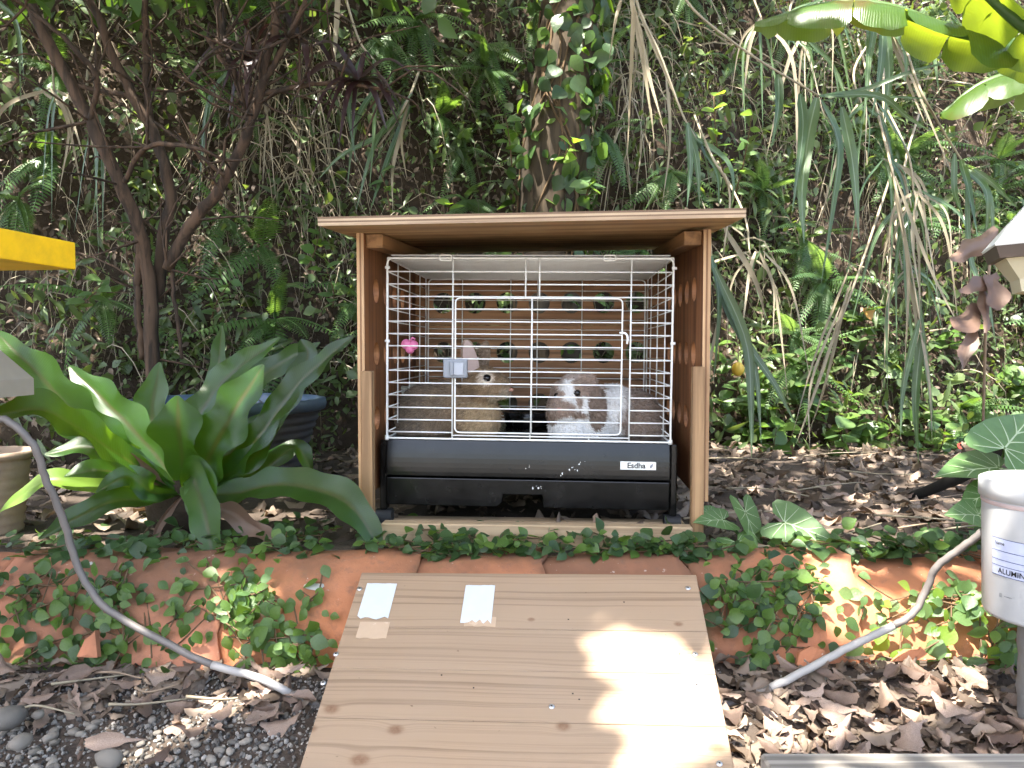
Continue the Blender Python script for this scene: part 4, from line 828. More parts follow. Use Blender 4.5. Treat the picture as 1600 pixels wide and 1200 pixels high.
lop = [ell(985, 655, Y2 + .09, 50, 48, .08), ell(955, 648, Y2 + .06, 45, 48, .07), ell(1003, 672, Y2 + .05, 34, 28, .06), ell(912, 668, Y2 + .02, 47, 32, .055), ell(890, 668, Y2, 34, 28, .045), ell(935, 640, Y2 + .04, 34, 38, .05),
 ell(897, 618, Y2 - .005, 32, 31, .045), ell(886, 632, Y2 - .025, 27, 22, .032), ell(879, 641, Y2 - .042, 21, 15, .024), ell(910, 634, Y2 - .015, 24, 20, .036), ell(905, 594, Y2 + .005, 27, 13, .032), ell(893, 606, Y2 - .03, 17, 17, .018),
 ell(870, 692, Y2 - .035, 17, 7, .02), ell(905, 693, Y2 - .035, 17, 7, .02), ell(995, 692, Y2, 30, 8, .03),
 ell(863, 632, Y2 - .005, 9, 27, .011, 12), ell(870, 608, Y2 - .002, 9, 14, .013, 25), ell(933, 636, Y2 - .022, 12, 31, .009, -9), ell(924, 608, Y2 - .012, 12, 15, .015, -22)]
BR, WH = np.array([.32, .235, .18]), np.array([.86, .84, .80])
def lc(co):
    px, py = proj(co.astype(float)); n = sn(px / 22, py / 22, 1.0, 8); n2 = sn(px / 6, py / 6, 1.0, 18); y = co[:, 1]
    c = np.tile(WH, (len(co), 1)); head = (py < 652) & (px < 945) & (y < Y2 + .05)
    b = ss(962, 985, px + 6 * n + (py - 640) * .25) + .15 * n2; c = mixc(c, BR * .8, b); c = mixc(c, WH * .95, ss(675, 690, py) * (px > 930) * .6)
    hm = head * ss(-.35, .25, n + .55 - 1.6 * np.exp(-((px - 889 - (py - 600) * .05) / 9.0) ** 2) - 1.1 * np.exp(-(((px - 916) / 12) ** 2 + ((py - 640) / 14) ** 2)))
    c = mixc(c, BR * 1.05, hm)
    c = mixc(c, BR * .95, 1 - ss(.8, 1.1, np.hypot((px - 879) / 22, (py - 637) / 13)))
    ear = ((np.hypot((px - 863) / 12, (py - 632) / 31) < 1) & (y > Y2 - .03)) | (np.hypot((px - 933) / 15, (py - 636) / 36) < 1) & (y < Y2 + .02)
    c = mixc(c, BR * .72, ear * 1.0); c = mixc(c, BR * 1.35, (py < 592) * head * .8)
    n3 = sn(px / 2.2 + py / 9, py / 4.5, 1.0, 25); return np.clip(c * (1 + .08 * n2 + .14 * n3)[:, None], .02, .92)
grow('rabbit', lop, 'white and grey brown lop eared rabbit facing the camera at the right of the cage', lc, 60000, .008, lambda P: np.stack([.55 + 0 * P[:, 0], 0 * P[:, 0], -.75 + 0 * P[:, 0]], -1),
 [(902, 614, .009), (868, 617, .007)], (874, 640), [])
# ------------------------------------------------------------------ ramp of softwood planks
RT = W(822, 896, 1.31); RB_y = .985
rc = W(793, 1200, 1.0); slope = math.atan2(RT[2] - rc[2], RT[1] - rc[1])
ramp = empty('ramp', (0, 0, 0), 'pale softwood ramp board leading up to the cage', 'ramp')
axis = nrm(ray(897, -120)); xr = nrm(np.array([axis[1], -axis[0], 0.014])); zr = nrm(np.cross(xr, axis)); yr = np.cross(zr, xr)
ramp.matrix_world = mat4(RT, xr, yr, zr)
KN = []
def knot(px, py):                                       # knot positions in the plane of the ramp
    d = ray(px, py); t = ((RT - EYE) @ zr) / (d @ zr); q = EYE + d * t - RT; return (q @ xr, q @ yr)
kn = [(*knot(518, 1108), .010), (*knot(618, 1140), .010), (*knot(880, 1135), .009), (*knot(562, 1187), .012), (*knot(1120, 1168), .010), (*knot(485, 1138), .008), (*knot(1060, 975), .006), (*knot(830, 968), .005)]
N = NT('ramp_wood'); o_ = N.obj(); sp = N.n('ShaderNodeSeparateXYZ'); N.t.links.new(o_, sp.inputs[0]); X_, Y_ = sp.outputs[0], sp.outputs[1]
wob = N.math('MULTIPLY', N.math('SUBTRACT', N.noise(1, 3, N.map(o_, (1.3, 5, 1)), .5), .5), .035)
v = N.math('ADD', Y_, wob); kd = None
for kx, ky, kr in kn:
    dx = N.math('SUBTRACT', X_, kx); dy = N.math('SUBTRACT', Y_, ky)
    d2 = N.math('ADD', N.math('POWER', N.math('ABSOLUTE', N.math('MULTIPLY', dx, .85 / kr)), 2), N.math('POWER', N.math('ABSOLUTE', N.math('MULTIPLY', dy, 1.3 / kr)), 2))
    kr = kr * .75; g = N.math('POWER', 2.718, N.math('MULTIPLY', d2, -.25)); v = N.math('ADD', v, N.math('MULTIPLY', g, kr * .8))
    gk = N.math('POWER', 2.718, N.math('MULTIPLY', N.math('POWER', d2, 2), -1.0)); kd = gk if kd is None else N.math('MAXIMUM', kd, gk)
fr = N.math('ADD', N.math('MULTIPLY', v, 900), N.math('MULTIPLY', N.rand(), 50))
ring = N.math('SINE', N.math('ADD', fr, N.math('MULTIPLY', N.noise(1, 2, N.map(o_, (.6, 30, 1))), 9)))
cv_ = N.n('ShaderNodeCombineXYZ'); N.t.links.new(N.math('MULTIPLY', X_, .7), cv_.inputs[0]); N.t.links.new(N.math('MULTIPLY', v, 115), cv_.inputs[1]); N.t.links.new(N.math('MULTIPLY', N.rand(), 40), cv_.inputs[2])
gn_ = N.noise(1, 4, cv_.outputs[0], .62); rg = N.ramp(N.math('ADD', gn_, N.math('MULTIPLY', ring, .035)), [(.50, (0, 0, 0)), (.66, (1, 1, 1))])
big = N.noise(1, 3, N.map(o_, (1.2, 14, 1), (0, 7, 0)))
fine = N.noise(1, 4, N.map(o_, (6, 420, 1)))
c = N.mix(big, (.335, .235, .15), (.23, .15, .092)); c = N.mix(N.math('MULTIPLY', rg, N.math('ADD', N.math('MULTIPLY', big, .8), .15)), c, (.09, .046, .024)); c = N.mix(N.math('MULTIPLY', fine, .3), c, (.26, .17, .1))
grey = N.ramp(N.noise(2.2, 4, o_), [(.4, (0, 0, 0)), (.7, (1, 1, 1))]); c = N.mix(N.math('MULTIPLY', grey, .3), c, (.27, .21, .16))
spk = N.ramp(N.noise(55, 2, N.map(o_, (1, 1.6, 1))), [(.73, (0, 0, 0)), (.77, (1, 1, 1))]); c = N.mix(N.math('MULTIPLY', spk, .8), c, (.10, .06, .035))
c = N.mix(N.math('MULTIPLY', kd, N.math('ADD', N.math('MULTIPLY', N.noise(160, 3, o_), .7), .35)), c, (.13, .06, .028))
MT['ramp_wood'] = N.bsdf(c, .62, .3, bump=N.math('ADD', rg, fine), bstr=.25, bdist=.0012)
def rpt(px, py):
    a, b = knot(px, py); return a, b
ys = [0] + [rpt(800, p)[1] for p in (983, 1048, 1128)] + [-.42, -.56]
hw = .2885
for k in range(len(ys) - 1):
    ob('plank', bbox_mesh('plank', -hw, hw, ys[k + 1] + .0003, ys[k] - .0003, -.018, -.0001 * (k % 2), MT['ramp_wood'], .0008), ramp)
for sx in (-1, 1): ob('batten', bbox_mesh('batten', sx * .24 - .02, sx * .24 + .02, -.5, -.02, -.04, -.0182, MT['rail_wood'], .002), ramp)
def torn(name, x0, x1, y0, y1, mat, z, jag, par=ramp, skew=0.0):
    n = 9; b = [(x0 + skew + (x1 - x0) * i / (n - 1), y0 + rng.uniform(-jag, jag)) for i in range(n)]; t = [(x0 + (x1 - x0) * i / (n - 1), y1 + rng.uniform(-jag, jag) * .1) for i in range(n)]
    mb = MB(); V = [(x, y, z) for x, y in b] + [(x, y, z) for x, y in t] + [(x, y, z - .0006) for x, y in b] + [(x, y, z - .0006) for x, y in t]; Q = []
    for i in range(n - 1): Q += [(i, i + 1, n + i + 1, n + i), (2 * n + i, 3 * n + i, 3 * n + i + 1, 2 * n + i + 1), (i, 2 * n + i, 2 * n + i + 1, i + 1), (n + i, n + i + 1, 3 * n + i + 1, 3 * n + i)]
    mb.add(V, Q); return ob(name, mb.mesh(name, MT[mat], False), par)
a, b = rpt(574, 912), rpt(610, 966); torn('tape_piece', a[0], a[0] + .052, b[1], a[1], 'tape', .0011, .004, skew=.0)
a, b = rpt(728, 915), rpt(770, 972); torn('tape_piece', a[0], a[0] + .050, b[1], a[1], 'tape', .0011, .005)
for (px0, px1, p0, p1) in [(563, 603, 972, 998), (727, 774, 964, 979)]:
    a, b = rpt(px0, p0), rpt(px1, p1); torn('tape_residue', a[0], b[0], b[1], a[1], 'glue', .0007, .0012)
sc = MB(); lathe(sc, [(.0001, .0012), (.0022, .0014), (.0035, .0008), (.0042, .0002)], (0, 0, 0), 14); scm = sc.mesh('screw', MT['screw'])
for px, py in [(525, 1022), (505, 1067), (1086, 1022), (1088, 1071), (1075, 919), (1124, 1193), (562, 920), (862, 1104)]:
    a, b = rpt(px, py); s = ob('screw', scm, ramp, M=Matrix.Translation((a, b, .0002))); ob('slot', bbox_mesh('slot', -.0012, .0012, -.0012, .0012, .0013, .0016, MT['screw_hole'], 0), s)
for px, py in [(975, 941), (888, 968), (1062, 1022), (690, 1055), (740, 1075), (895, 1084), (905, 1093)]:
    a, b = rpt(px, py); ob('nail_hole', bbox_mesh('nail_hole', a - .0012, a + .0012, b - .001, b + .001, .0002, .0006, MT['screw_hole'], 0), ramp)
# ------------------------------------------------------------------ clay tile edging
def wallp(th, bulge=0.0): return 1.425 - (.145 + bulge) * math.cos(th), -.02 + (.185 + bulge) * math.sin(th)
edging = empty('tile_edging', (0, 1.42, 0), 'low edging of overlapping terracotta ridge tiles in front of the terrace', 'edging')
tiles = [(-2.1, -1.68, 0), (-1.70, -1.28, .008), (-1.30, -.90, 0), (-.92, -.49, .010), (-.51, -.16, 0), (-.18, .06, .008), (.05, .315, 0), (.312, .605, .0), (.59, .87, -.006), (.855, 1.20, .006), (1.18, 1.6, 0), (1.58, 2.0, .01)]
for k, (x0, x1, bl) in enumerate(tiles):
    nx, nth = 14, 12; th0 = R(-4); V = []; drop = rng.uniform(-.012, .006); lean = rng.uniform(-.012, .012)
    for lay in (0, -.013):
        for i in range(nx):
            u = i / (nx - 1); x = x0 + (x1 - x0) * u
            for j in range(nth):
                th = th0 + (R(118) - th0) * j / (nth - 1); y, z = wallp(th, bl + .012 * u + lay + .004 * float(sn(x * 3, th, 1.5, k)))
                jag = (.018 * float(sn(th * 2.2, k, 2.0, 4)) * (1 if i in (0, nx - 1) else 0)); V.append((x + jag, y - 1.42, z + drop + lean * (u - .5)))
    n = nx * nth; Q = []
    for i in range(nx - 1):
        for j in range(nth - 1):
            a = i * nth + j; Q += [(a, a + nth, a + nth + 1, a + 1), (n + a, n + a + 1, n + a + nth + 1, n + a + nth)]
    for i in range(nx - 1): a = i * nth; Q += [(a, n + a, n + a + nth, a + nth)]; a += nth - 1; Q += [(a, a + nth, n + a + nth, n + a)]
    for j in range(nth - 1): Q += [(j, j + 1, n + j + 1, n + j)]; a = (nx - 1) * nth + j; Q += [(a, n + a, n + a + 1, a + 1)]
    mb = MB(); mb.add(V, Q); ob('tile', mb.mesh('tile', MT['terracotta']), edging)
# broken shards leaning on the front, and a smear of mortar
for cx, w_, h_, rot in [(W(145, 1030, 1.25)[0], .03, .06, .1), (W(1260, 1030, 1.26)[0], .05, .04, -.25), (W(1420, 1050, 1.25)[0], .06, .035, .12)]:
    mb = MB(); n = 7; an = np.sort(rng.uniform(0, 6.28, n)); pts = np.stack([np.cos(an) * w_ * .55 * rng.uniform(.8, 1.2, n), np.sin(an) * h_ * .55 * rng.uniform(.8, 1.2, n)], -1)
    V = [(x, 0, z) for x, z in pts] + [(x, .012, z) for x, z in pts] + [(0, -.002, 0), (0, .013, 0)]
    mb.add(V, [(i, n + i, n + (i + 1) % n, (i + 1) % n) for i in range(n)], [(2 * n, i, (i + 1) % n) for i in range(n)] + [(2 * n + 1, n + (i + 1) % n, n + i) for i in range(n)])
    o = ob('tile_shard', mb.mesh('tile_shard', MT['terracotta'], False), edging); o.location = (cx, 1.235 - 1.42, .03 + h_ * .35); o.rotation_euler = (R(-18), rot, R(rng.uniform(-8, 8)))
def wall_at(px, py, lift=.012):
    best = None
    for th in np.linspace(R(-2), R(112), 60):
        y, z = wallp(th, .01 + lift); x = (px - 800) / F * y * 1.0; p = np.array([x, y, z]); q = abs(proj(p)[1] - py)
        if best is None or q < best[0]: best = (q, p, th)
    p, th = best[1], best[2]; p[0] = W(px, py, p[1])[0]; return p, np.array([0, -math.cos(th), math.sin(th)])
for px, py, w_, h_ in [(280, 893, 8, 12), (140, 880, 5, 5), (490, 915, 18, 7)]:
    p, nn = wall_at(px, py, .003); X, Y, Z = frame((1, 0, 0), nn); m = MB(); an = np.arange(9) / 9 * 6.28; rr = rng.uniform(.7, 1.2, 9)
    m.add(np.vstack([[(0, 0, .001)], np.stack([np.cos(an) * rr * w_ * .0011, np.sin(an) * rr * h_ * .0011, 0 * an - .002], -1)]), None, [(0, 1 + i, 1 + (i + 1) % 9) for i in range(9)])
    o = ob('mortar_smear', m.mesh('mortar_smear', MT['mortar']), edging); o.matrix_local = Matrix.Translation((0, -1.42, 0)) @ mat4(p, X, Y, Z)
# ------------------------------------------------------------------ creeping vines
def vine(label, spots, mats, base):
    e = empty('creeping_vine', base, label, 'vine', 'creeping vines along the terrace edge'); off = np.array(e.location); stem = MB()
    for kind, px, py, sx, sy, n, s0, s1 in spots:
        last = None
        for i in range(n):
            a, b = px + rng.normal(0, sx), py + rng.normal(0, sy)
            if kind == 'w': p, nn = wall_at(a, np.clip(b, 872, 1075), rng.uniform(.004, .03)); d = np.array([rng.normal(0, .8), -.15, rng.normal(-.5, .5)]); up = nn + rng.normal(0, .3, 3)
            else:
                p = G(a, np.clip(b, 800, 900), .165); p[1] = max(p[1], 1.40); p = p + np.array([0, 0, rng.uniform(.0, .035)]); nn = np.array([0, -.5, .8]); d = rng.normal(0, 1, 3) * np.array([1, 1, .4]) + np.array([0, -.3, 0]); up = nn + rng.normal(0, .35, 3)
            X, Y, Z = frame(d, up); ob('leaf', random.choice(LM[mats[0] if rng.uniform() < mats[2] else mats[1]]), e, M=mat4(p - off, X, Y, Z, rng.uniform(s0, s1) * rng.uniform(.6, 1.25)))
            if last is not None and np.linalg.norm(p - last) < .11 and i % 3 == 0:
                m_ = (p + last) / 2 - nn * .006; tube(stem, catmull([last - nn * .004, m_, p - nn * .002], 5) - off, .0014, 4, cap=False)
            last = p
    if stem.n: ob('stem', stem.mesh('stem', MT['vine_stem']), e, kind='stuff')
S = .021
vine('vine with rounded leaves creeping over the clay tiles at the far left', [('w', 60, 930, 45, 30, 60, .018, .03), ('w', 140, 970, 50, 40, 70, .018, .03), ('w', 170, 910, 25, 15, 30, .02, .03), ('w', 60, 1030, 40, 20, 35, .018, .028), ('w', 240, 960, 50, 40, 40, .018, .028)], ('vine_leaf', 'vine_dark', .55), W(100, 960, 1.3))
vine('bright leaved vine hanging on the tiles just left of the ramp', [('w', 400, 950, 28, 40, 85, .019, .03), ('w', 460, 1000, 28, 25, 60, .02, .031), ('w', 370, 920, 20, 20, 40, .019, .028), ('w', 300, 930, 35, 35, 28, .02, .028), ('w', 480, 930, 25, 15, 14, .018, .026)], ('vine_leaf', 'seedling', .7), W(420, 960, 1.3))
vine('mat of small dark leaves on the terrace right in front of the hutch', [('g', 720, 860, 60, 16, 130, .02, .032), ('g', 850, 864, 80, 14, 110, .018, .03), ('g', 640, 872, 40, 10, 55, .018, .03)], ('vine_dark', 'vine_leaf', .7), G(800, 860, .16))
vine('mat of dark leaves on the terrace between hutch mat and arrowhead plant', [('g', 990, 870, 60, 10, 110, .018, .03), ('g', 1070, 880, 40, 10, 70, .018, .03)], ('vine_dark', 'vine_leaf', .75), G(1000, 860, .16))
vine('vine spilling over the tile just right of the ramp', [('w', 1160, 925, 35, 28, 110, .02, .03), ('w', 1220, 960, 40, 30, 60, .02, .032), ('w', 1190, 1020, 14, 14, 14, .024, .034), ('w', 1250, 900, 30, 14, 30, .02, .028), ('w', 1290, 950, 30, 30, 14, .02, .03)], ('vine_leaf', 'vine_dark', .65), W(1180, 950, 1.3))
vine('sunlit vine with large round leaves hanging below the bucket', [('w', 1420, 990, 40, 30, 24, .026, .038), ('w', 1500, 930, 40, 22, 50, .022, .034), ('w', 1565, 1010, 22, 35, 46, .026, .038), ('w', 1570, 1060, 22, 15, 18, .026, .036), ('w', 1380, 930, 40, 25, 14, .02, .03)], ('seedling', 'lime', .7), W(1480, 980, 1.3))
vine('dark leafy mat on the terrace edge under the hose at the right', [('g', 1300, 870, 90, 12, 120, .022, .036), ('g', 1470, 865, 60, 14, 90, .022, .036), ('g', 1560, 840, 30, 20, 40, .022, .034)], ('vine_dark', 'vine_leaf', .85), G(1400, 860, .16))
vine('dark leafy mat on the terrace edge under the nest fern', [('g', 130, 865, 100, 14, 120, .02, .034), ('g', 330, 865, 80, 14, 80, .02, .032), ('g', 470, 855, 60, 18, 90, .02, .03)], ('vine_dark', 'vine_leaf', .8), G(280, 860, .16))
# ------------------------------------------------------------------ fallen leaves
def curl_leaf(k):
    n, m = 11, 5; L, wd = 1.0, rng.uniform(.34, .7); V = []; bend = rng.uniform(-1.2, 1.2); roll = rng.uniform(.2, 1.6) * rng.choice([-1, 1]); tw = rng.normal(0, .9); pk = rng.uniform(.6, 1.15); brk = rng.uniform(.62, .95) if k % 3 == 0 else 2; ed = rng.normal(0, .10, (11, 2)); cv = rng.normal(0, .18)
    for i in range(n):
        t = i / (n - 1); w_ = wd * .5 * (math.sin(math.pi * min(1, t * .96 + .03) ** pk)) ** .75 * (1 + (ed[i, 0])) * (1 if t < brk else .35)
        for j in range(m):
            u = -1 + 2 * j / (m - 1); z = roll * w_ * (u * u) + bend * .4 * (t - .5) ** 2 + tw * (t - .5) * u * w_ * .8 + rng.normal(0, .022); V.append((t - .5 + rng.normal(0, .012), u * w_ * (1 - .22 * min(1.6, abs(roll))) * (1 + ed[i, 1] * u) + cv * (t - .5) ** 2, z))
    Q = [(i * m + j, i * m + j + 1, (i + 1) * m + j + 1, (i + 1) * m + j) for i in range(n - 1) for j in range(m - 1)]
    return np.array(V), np.array(Q), np.zeros((0, 3), int)
CL = [curl_leaf(k) for k in range(18)]; CLM = [tplmesh('fallen_leaf', t, MT['dry_leaf']) for t in CL]
def litter(n, pxr, pyr, zf, s0, s1, label, group, keep=lambda a, b: True, tilt=.3, stack=.02):
    zone = lambda a: ''
    if 'ramp' in group and pxr[0] > 900: zone = lambda a: ' close to the ramp edge' if a < 1260 else ' under the hose and tiles' if a < 1440 else ' towards the bucket'
    if 'terrace' in group: zone = lambda a: ' beside the arrowhead plant' if a < 1300 else ' in front of the charred branch'
    if 'left of the ramp' in group: zone = lambda a: ' near the picture edge' if a < 200 else ' near the hose end'
    k = 0
    while k < n:
        a, b = rng.uniform(*pxr), rng.uniform(*pyr)
        if not keep(a, b): continue
        p = G(a, b, zf if np.isscalar(zf) else .02); z0 = (bed_z if p[1] > 1.4 else front_z)(p[0], p[1]); p[2] = z0 + rng.uniform(.004, stack); ang = rng.uniform(0, 6.28)
        X, Y, Z = frame((math.cos(ang), math.sin(ang), rng.normal(0, tilt * .6)), (rng.normal(0, tilt), rng.normal(0, tilt), 1)); o = ob('fallen_leaf', CLM[rng.integers(0, 18)], None, label + zone(a), 'leaf', group, M=mat4(p, X, Y, Z, rng.uniform(s0, s1))); k += 1
def litter_stuff(mb, n, xr, yr, zf, s0, s1, stack):
    x = rng.uniform(*xr, n); y = rng.uniform(*yr, n); P = np.stack([x, y, zf(x, y) + rng.uniform(0, stack, n)], -1)
    X, Y, Z = frame(rng.normal(0, 1, (n, 3)) * np.array([1, 1, .25]), rng.normal(0, .3, (n, 3)) + np.array([0, 0, 1])); ti = rng.integers(0, 18, n)
    for q in range(18):
        m = ti == q; scatter(mb, CL[q], P[m], X[m], Y[m], Z[m], rng.uniform(s0, s1, m.sum()), np.c_[rng.uniform(0, 1, m.sum()), np.zeros((m.sum(), 2))])
mb = MB(); litter_stuff(mb, 1500, (.25, 2.2), (1.5, 3.0), bed_z, .03, .075, .02); litter_stuff(mb, 900, (-2, .3), (1.5, 2.8), bed_z, .03, .07, .015)
litter_stuff(mb, 700, (.30, 1.4), (1.0, 1.27), front_z, .025, .06, .02); litter_stuff(mb, 240, (-1.3, -.3), (1.12, 1.27), front_z, .025, .06, .015)
tag(ob('leaf_litter', mb.mesh('leaf_litter', MT['dry_leaf_stuff'])), 'small broken dry leaves lying over the soil of terrace and ground', 'leaf litter', kind='stuff')
litter(150, (1120, 1640), (1065, 1180), .02, .026, .07, 'dry pinkish brown fallen leaf right of the ramp', 'fallen leaves right of the ramp', lambda a, b: a > 1100 + (b - 1060) * .4, .4, .035)
litter(75, (1110, 1560), (715, 850), .17, .04, .08, 'dry grey brown fallen leaf on the terrace', 'fallen leaves on the terrace', tilt=.25)
litter(52, (0, 470), (1050, 1110), .02, .03, .07, 'dry brown fallen leaf on the ground left of the ramp', 'fallen leaves left of the ramp', tilt=.35, stack=.03)
litter(10, (0, 400), (1110, 1190), .02, .03, .06, 'dry leaf lying on the gravel at the lower left', 'leaves on the gravel')
# two leaves that stand out
p = G(180, 1172, .02); X, Y, Z = frame((1, .15, 0), (0, -.8, .6)); ob('fallen_leaf', CLM[3], None, 'curled yellow tan leaf lying on the gravel at the lower left', 'leaf', M=mat4(p + np.array([0, 0, .012]), X, Y, Z, (.075, .05, .05)))
p = W(935, 830, 1.5); X, Y, Z = frame((.15, -.2, -1), (0, -1, .2)); ob('fallen_leaf', CLM[5], None, 'curled brown leaf standing against the base rail below the tray', 'leaf', M=mat4(p, X, Y, Z, .07))
# twigs
for k in range(26):
    a, b = (rng.uniform(1110, 1560), rng.uniform(700, 850)) if k < 20 else (rng.uniform(40, 400), rng.uniform(1060, 1130)); p = G(a, b, .175 if k < 20 else .015); an = rng.uniform(-.5, .5); L = rng.uniform(.05, .16) if k < 20 else rng.uniform(.03, .06); d = np.array([math.cos(an), math.sin(an), rng.normal(0, .05)])
    mb = MB(); tube(mb, catmull([-d * L, rng.normal(0, .008, 3), d * L], 8), np.linspace(.0025, .0012, 8), 5); o = ob('twig', mb.mesh('twig', MT['straw' if k % 3 else 'twig']), None, 'thin dry stalk lying in the litter %s' % ('on the terrace' if k < 20 else 'left of the ramp'), 'twig', 'dry stalks in the litter'); o.location = p + np.array([0, 0, .01])
# ------------------------------------------------------------------ pebbles and gravel
def rock(sub=2):
    bm = bmesh.new(); bmesh.ops.create_icosphere(bm, subdivisions=sub, radius=.5); s = rng.uniform(0, 9, 3); sc_ = np.array([1, rng.uniform(.6, .9), rng.uniform(.4, .65)])
    for v in bm.verts:
        c_ = np.array(v.co); f = 1 + .16 * float(sn(c_[0] * 1.5 + s[0], c_[1] * 1.5 + c_[2] + s[1], 1.0)); v.co = Vector(c_ * f * sc_)
    me = bpy.data.meshes.new('pebble'); bm.to_mesh(me); bm.free()
    for p_ in me.polygons: p_.use_smooth = True
    me.materials.append(MT['pebble']); return me
RK = [rock() for _ in range(7)]
for k in range(170):
    a, b = rng.uniform(-20, 470), 1085 + 125 * rng.uniform(0, 1) ** .7
    if a > 480 - (b - 1085) * .4: continue
    p = G(a, b, .01); p[2] = front_z(p[0], p[1]); o = ob('pebble', random.choice(RK), None, 'smooth grey pebble among the gravel at the lower left', 'pebble', 'pebbles in the lower left'); o.location = p + np.array([0, 0, .003]); s = rng.uniform(.009, .02); o.scale = (s, s, s); o.rotation_euler = (rng.normal(0, .2), rng.normal(0, .2), rng.uniform(0, 6.28))
for px, py, s, lab in [(15, 1130, .05, 'large tan stone at the left edge above the gravel'), (32, 1165, .035, 'rounded tan stone at the left edge beside the pebbles'), (78, 1155, .022, 'pinkish sunlit stone among the pebbles'), (170, 1192, .04, 'pale flat stone below the curled yellow leaf'), (60, 1120, .02, 'pale angular pebble near the left edge')]:
    p = G(px, py, .01); o = ob('stone', random.choice(RK), None, lab, 'stone'); o.location = p + np.array([0, 0, s * .15]); o.scale = (s, s, s * 1.1); o.rotation_euler = (0, 0, rng.uniform(0, 6))
mb = MB(); bm = bmesh.new(); bmesh.ops.create_icosphere(bm, subdivisions=1, radius=.5); gv = np.array([v.co[:] for v in bm.verts]) * np.array([1, .8, .6]); gt = np.array([[v.index for v in f.verts] for f in bm.faces]); bm.free()
n = 15000; x = rng.uniform(-1.6, -.18, n); y = rng.uniform(.82, 1.24, n); P = np.stack([x, y, front_z(x, y) + rng.uniform(-.002, .004, n)], -1); X, Y, Z = frame(rng.normal(0, 1, (n, 3)), rng.normal(0, 1, (n, 3)))
scatter(mb, (gv, np.zeros((0, 4), int), gt), P, X, Y, Z, rng.uniform(.003, .010, n), np.c_[rng.uniform(0, 1, n) ** 1.7, np.zeros((n, 2))])
n = 1500; x = rng.uniform(.28, 1.5, n); y = rng.uniform(.9, 1.26, n); P = np.stack([x, y, front_z(x, y)], -1); X, Y, Z = frame(rng.normal(0, 1, (n, 3)), rng.normal(0, 1, (n, 3)))
scatter(mb, (gv, np.zeros((0, 4), int), gt), P, X, Y, Z, rng.uniform(.003, .008, n), np.c_[rng.uniform(0, .7, n), np.zeros((n, 2))])
tag(ob('gravel', mb.mesh('gravel', MT['gravel'], False)), 'fine dark gravel covering the ground left and right of the ramp', 'gravel', kind='stuff')
p = G(1390, 1192, .02); pl = empty('plank', (p[0] + .085, p[1] - .012, .0), 'weathered grey plank lying on the ground at the lower right', 'plank'); ob('board', bbox_mesh('board', -.25, .8, -.09, 0.015, .006, .032, MT['grey_plank'], .003), pl); ob('board', bbox_mesh('board', -.22, .8, -.2, -.096, .006, .031, MT['grey_plank'], .003), pl)
# ------------------------------------------------------------------ large nest fern
nf = W(285, 775, 1.66); nest = empty('nest_fern', (nf[0], nf[1], BED), 'large bird nest fern with broad wavy glossy leaves left of the hutch', 'fern'); off = np.array(nest.location)
mb = MB(); lathe(mb, [(.03, -.02), (.07, .02), (.075, .06), (.05, .10), (.0, .11)], (0, 0, 0), 16, ); ob('rootball', mb.mesh('rootball', MT['bank_soil']), nest)
def nleaf(pts, wpx, N0=(0, -1, .35), wav=.16, fold=.18, mat='nest_fern', prof=None, name='frond', tw=0):
    P = [W(*p) for p in pts]; wd = wpx * 1.6 / F * .47; mb = MB(); pf = prof or (lambda t: (.22 + .78 * ss(0, .38, t)) * (1 - max(0, (t - .6) / .4) ** 2.4 * .93))
    strap(mb, catmull(P, 44) - off, lambda t: wd * float(pf(t)), N0, 9, fold * 1.5, wav * .95, 52, rng.uniform(0, 6), (.5,), twist=tw); ob(name, mb.mesh(name, MT[mat]), nest)
B = (288, 772)
nleaf([(*B, 1.66), (283, 700, 1.62), (279, 660, 1.60), (278, 618, 1.60)], 82, (-.1, -1, .1))
nleaf([(*B, 1.66), (322, 722, 1.63), (362, 650, 1.62), (412, 570, 1.64)], 84, (-.25, -1, .2))
nleaf([(*B, 1.70), (295, 690, 1.76), (345, 600, 1.80), (438, 528, 1.82)], 66, (-.3, -.9, .5), .2)
nleaf([(*B, 1.66), (345, 750, 1.62), (411, 674, 1.60), (470, 596, 1.60), (553, 524, 1.60)], 56, (-.35, -.9, .5), .2)
nleaf([(*B, 1.72), (320, 690, 1.85), (340, 580, 1.95), (347, 508, 1.95)], 40, (-.2, -1, 0))
nleaf([(*B, 1.70), (245, 700, 1.78), (238, 640, 1.82), (250, 566, 1.84)], 64, (.1, -1, .2))
nleaf([(*B, 1.66), (238, 705, 1.66), (182, 645, 1.66), (108, 572, 1.68)], 66, (.3, -1, .3))
nleaf([(*B, 1.68), (200, 720, 1.64), (120, 650, 1.60), (65, 590, 1.58), (-10, 515, 1.58)], 68, (.35, -1, .45))
nleaf([(*B, 1.64), (200, 720, 1.52), (120, 668, 1.42), (60, 640, 1.36), (-40, 655, 1.30)], 62, (.1, -.8, .8))
nleaf([(*B, 1.64), (225, 735, 1.58), (150, 700, 1.55), (70, 710, 1.52)], 44, (0, -.8, .8))
nleaf([(*B, 1.64), (225, 780, 1.52), (163, 788, 1.45), (60, 842, 1.40)], 46, (0, -.8, .6))
nleaf([(*B, 1.66), (178, 765, 1.60), (80, 750, 1.55), (0, 800, 1.52)], 34, (0, -.8, .7), mat='lime')
nleaf([(*B, 1.62), (305, 735, 1.52), (318, 780, 1.46), (328, 872, 1.43)], 50, (0, -1, .25), .1)
nleaf([(*B, 1.62), (300, 745, 1.50), (322, 810, 1.43), (334, 892, 1.41)], 46, (.15, -1, .1), .1)
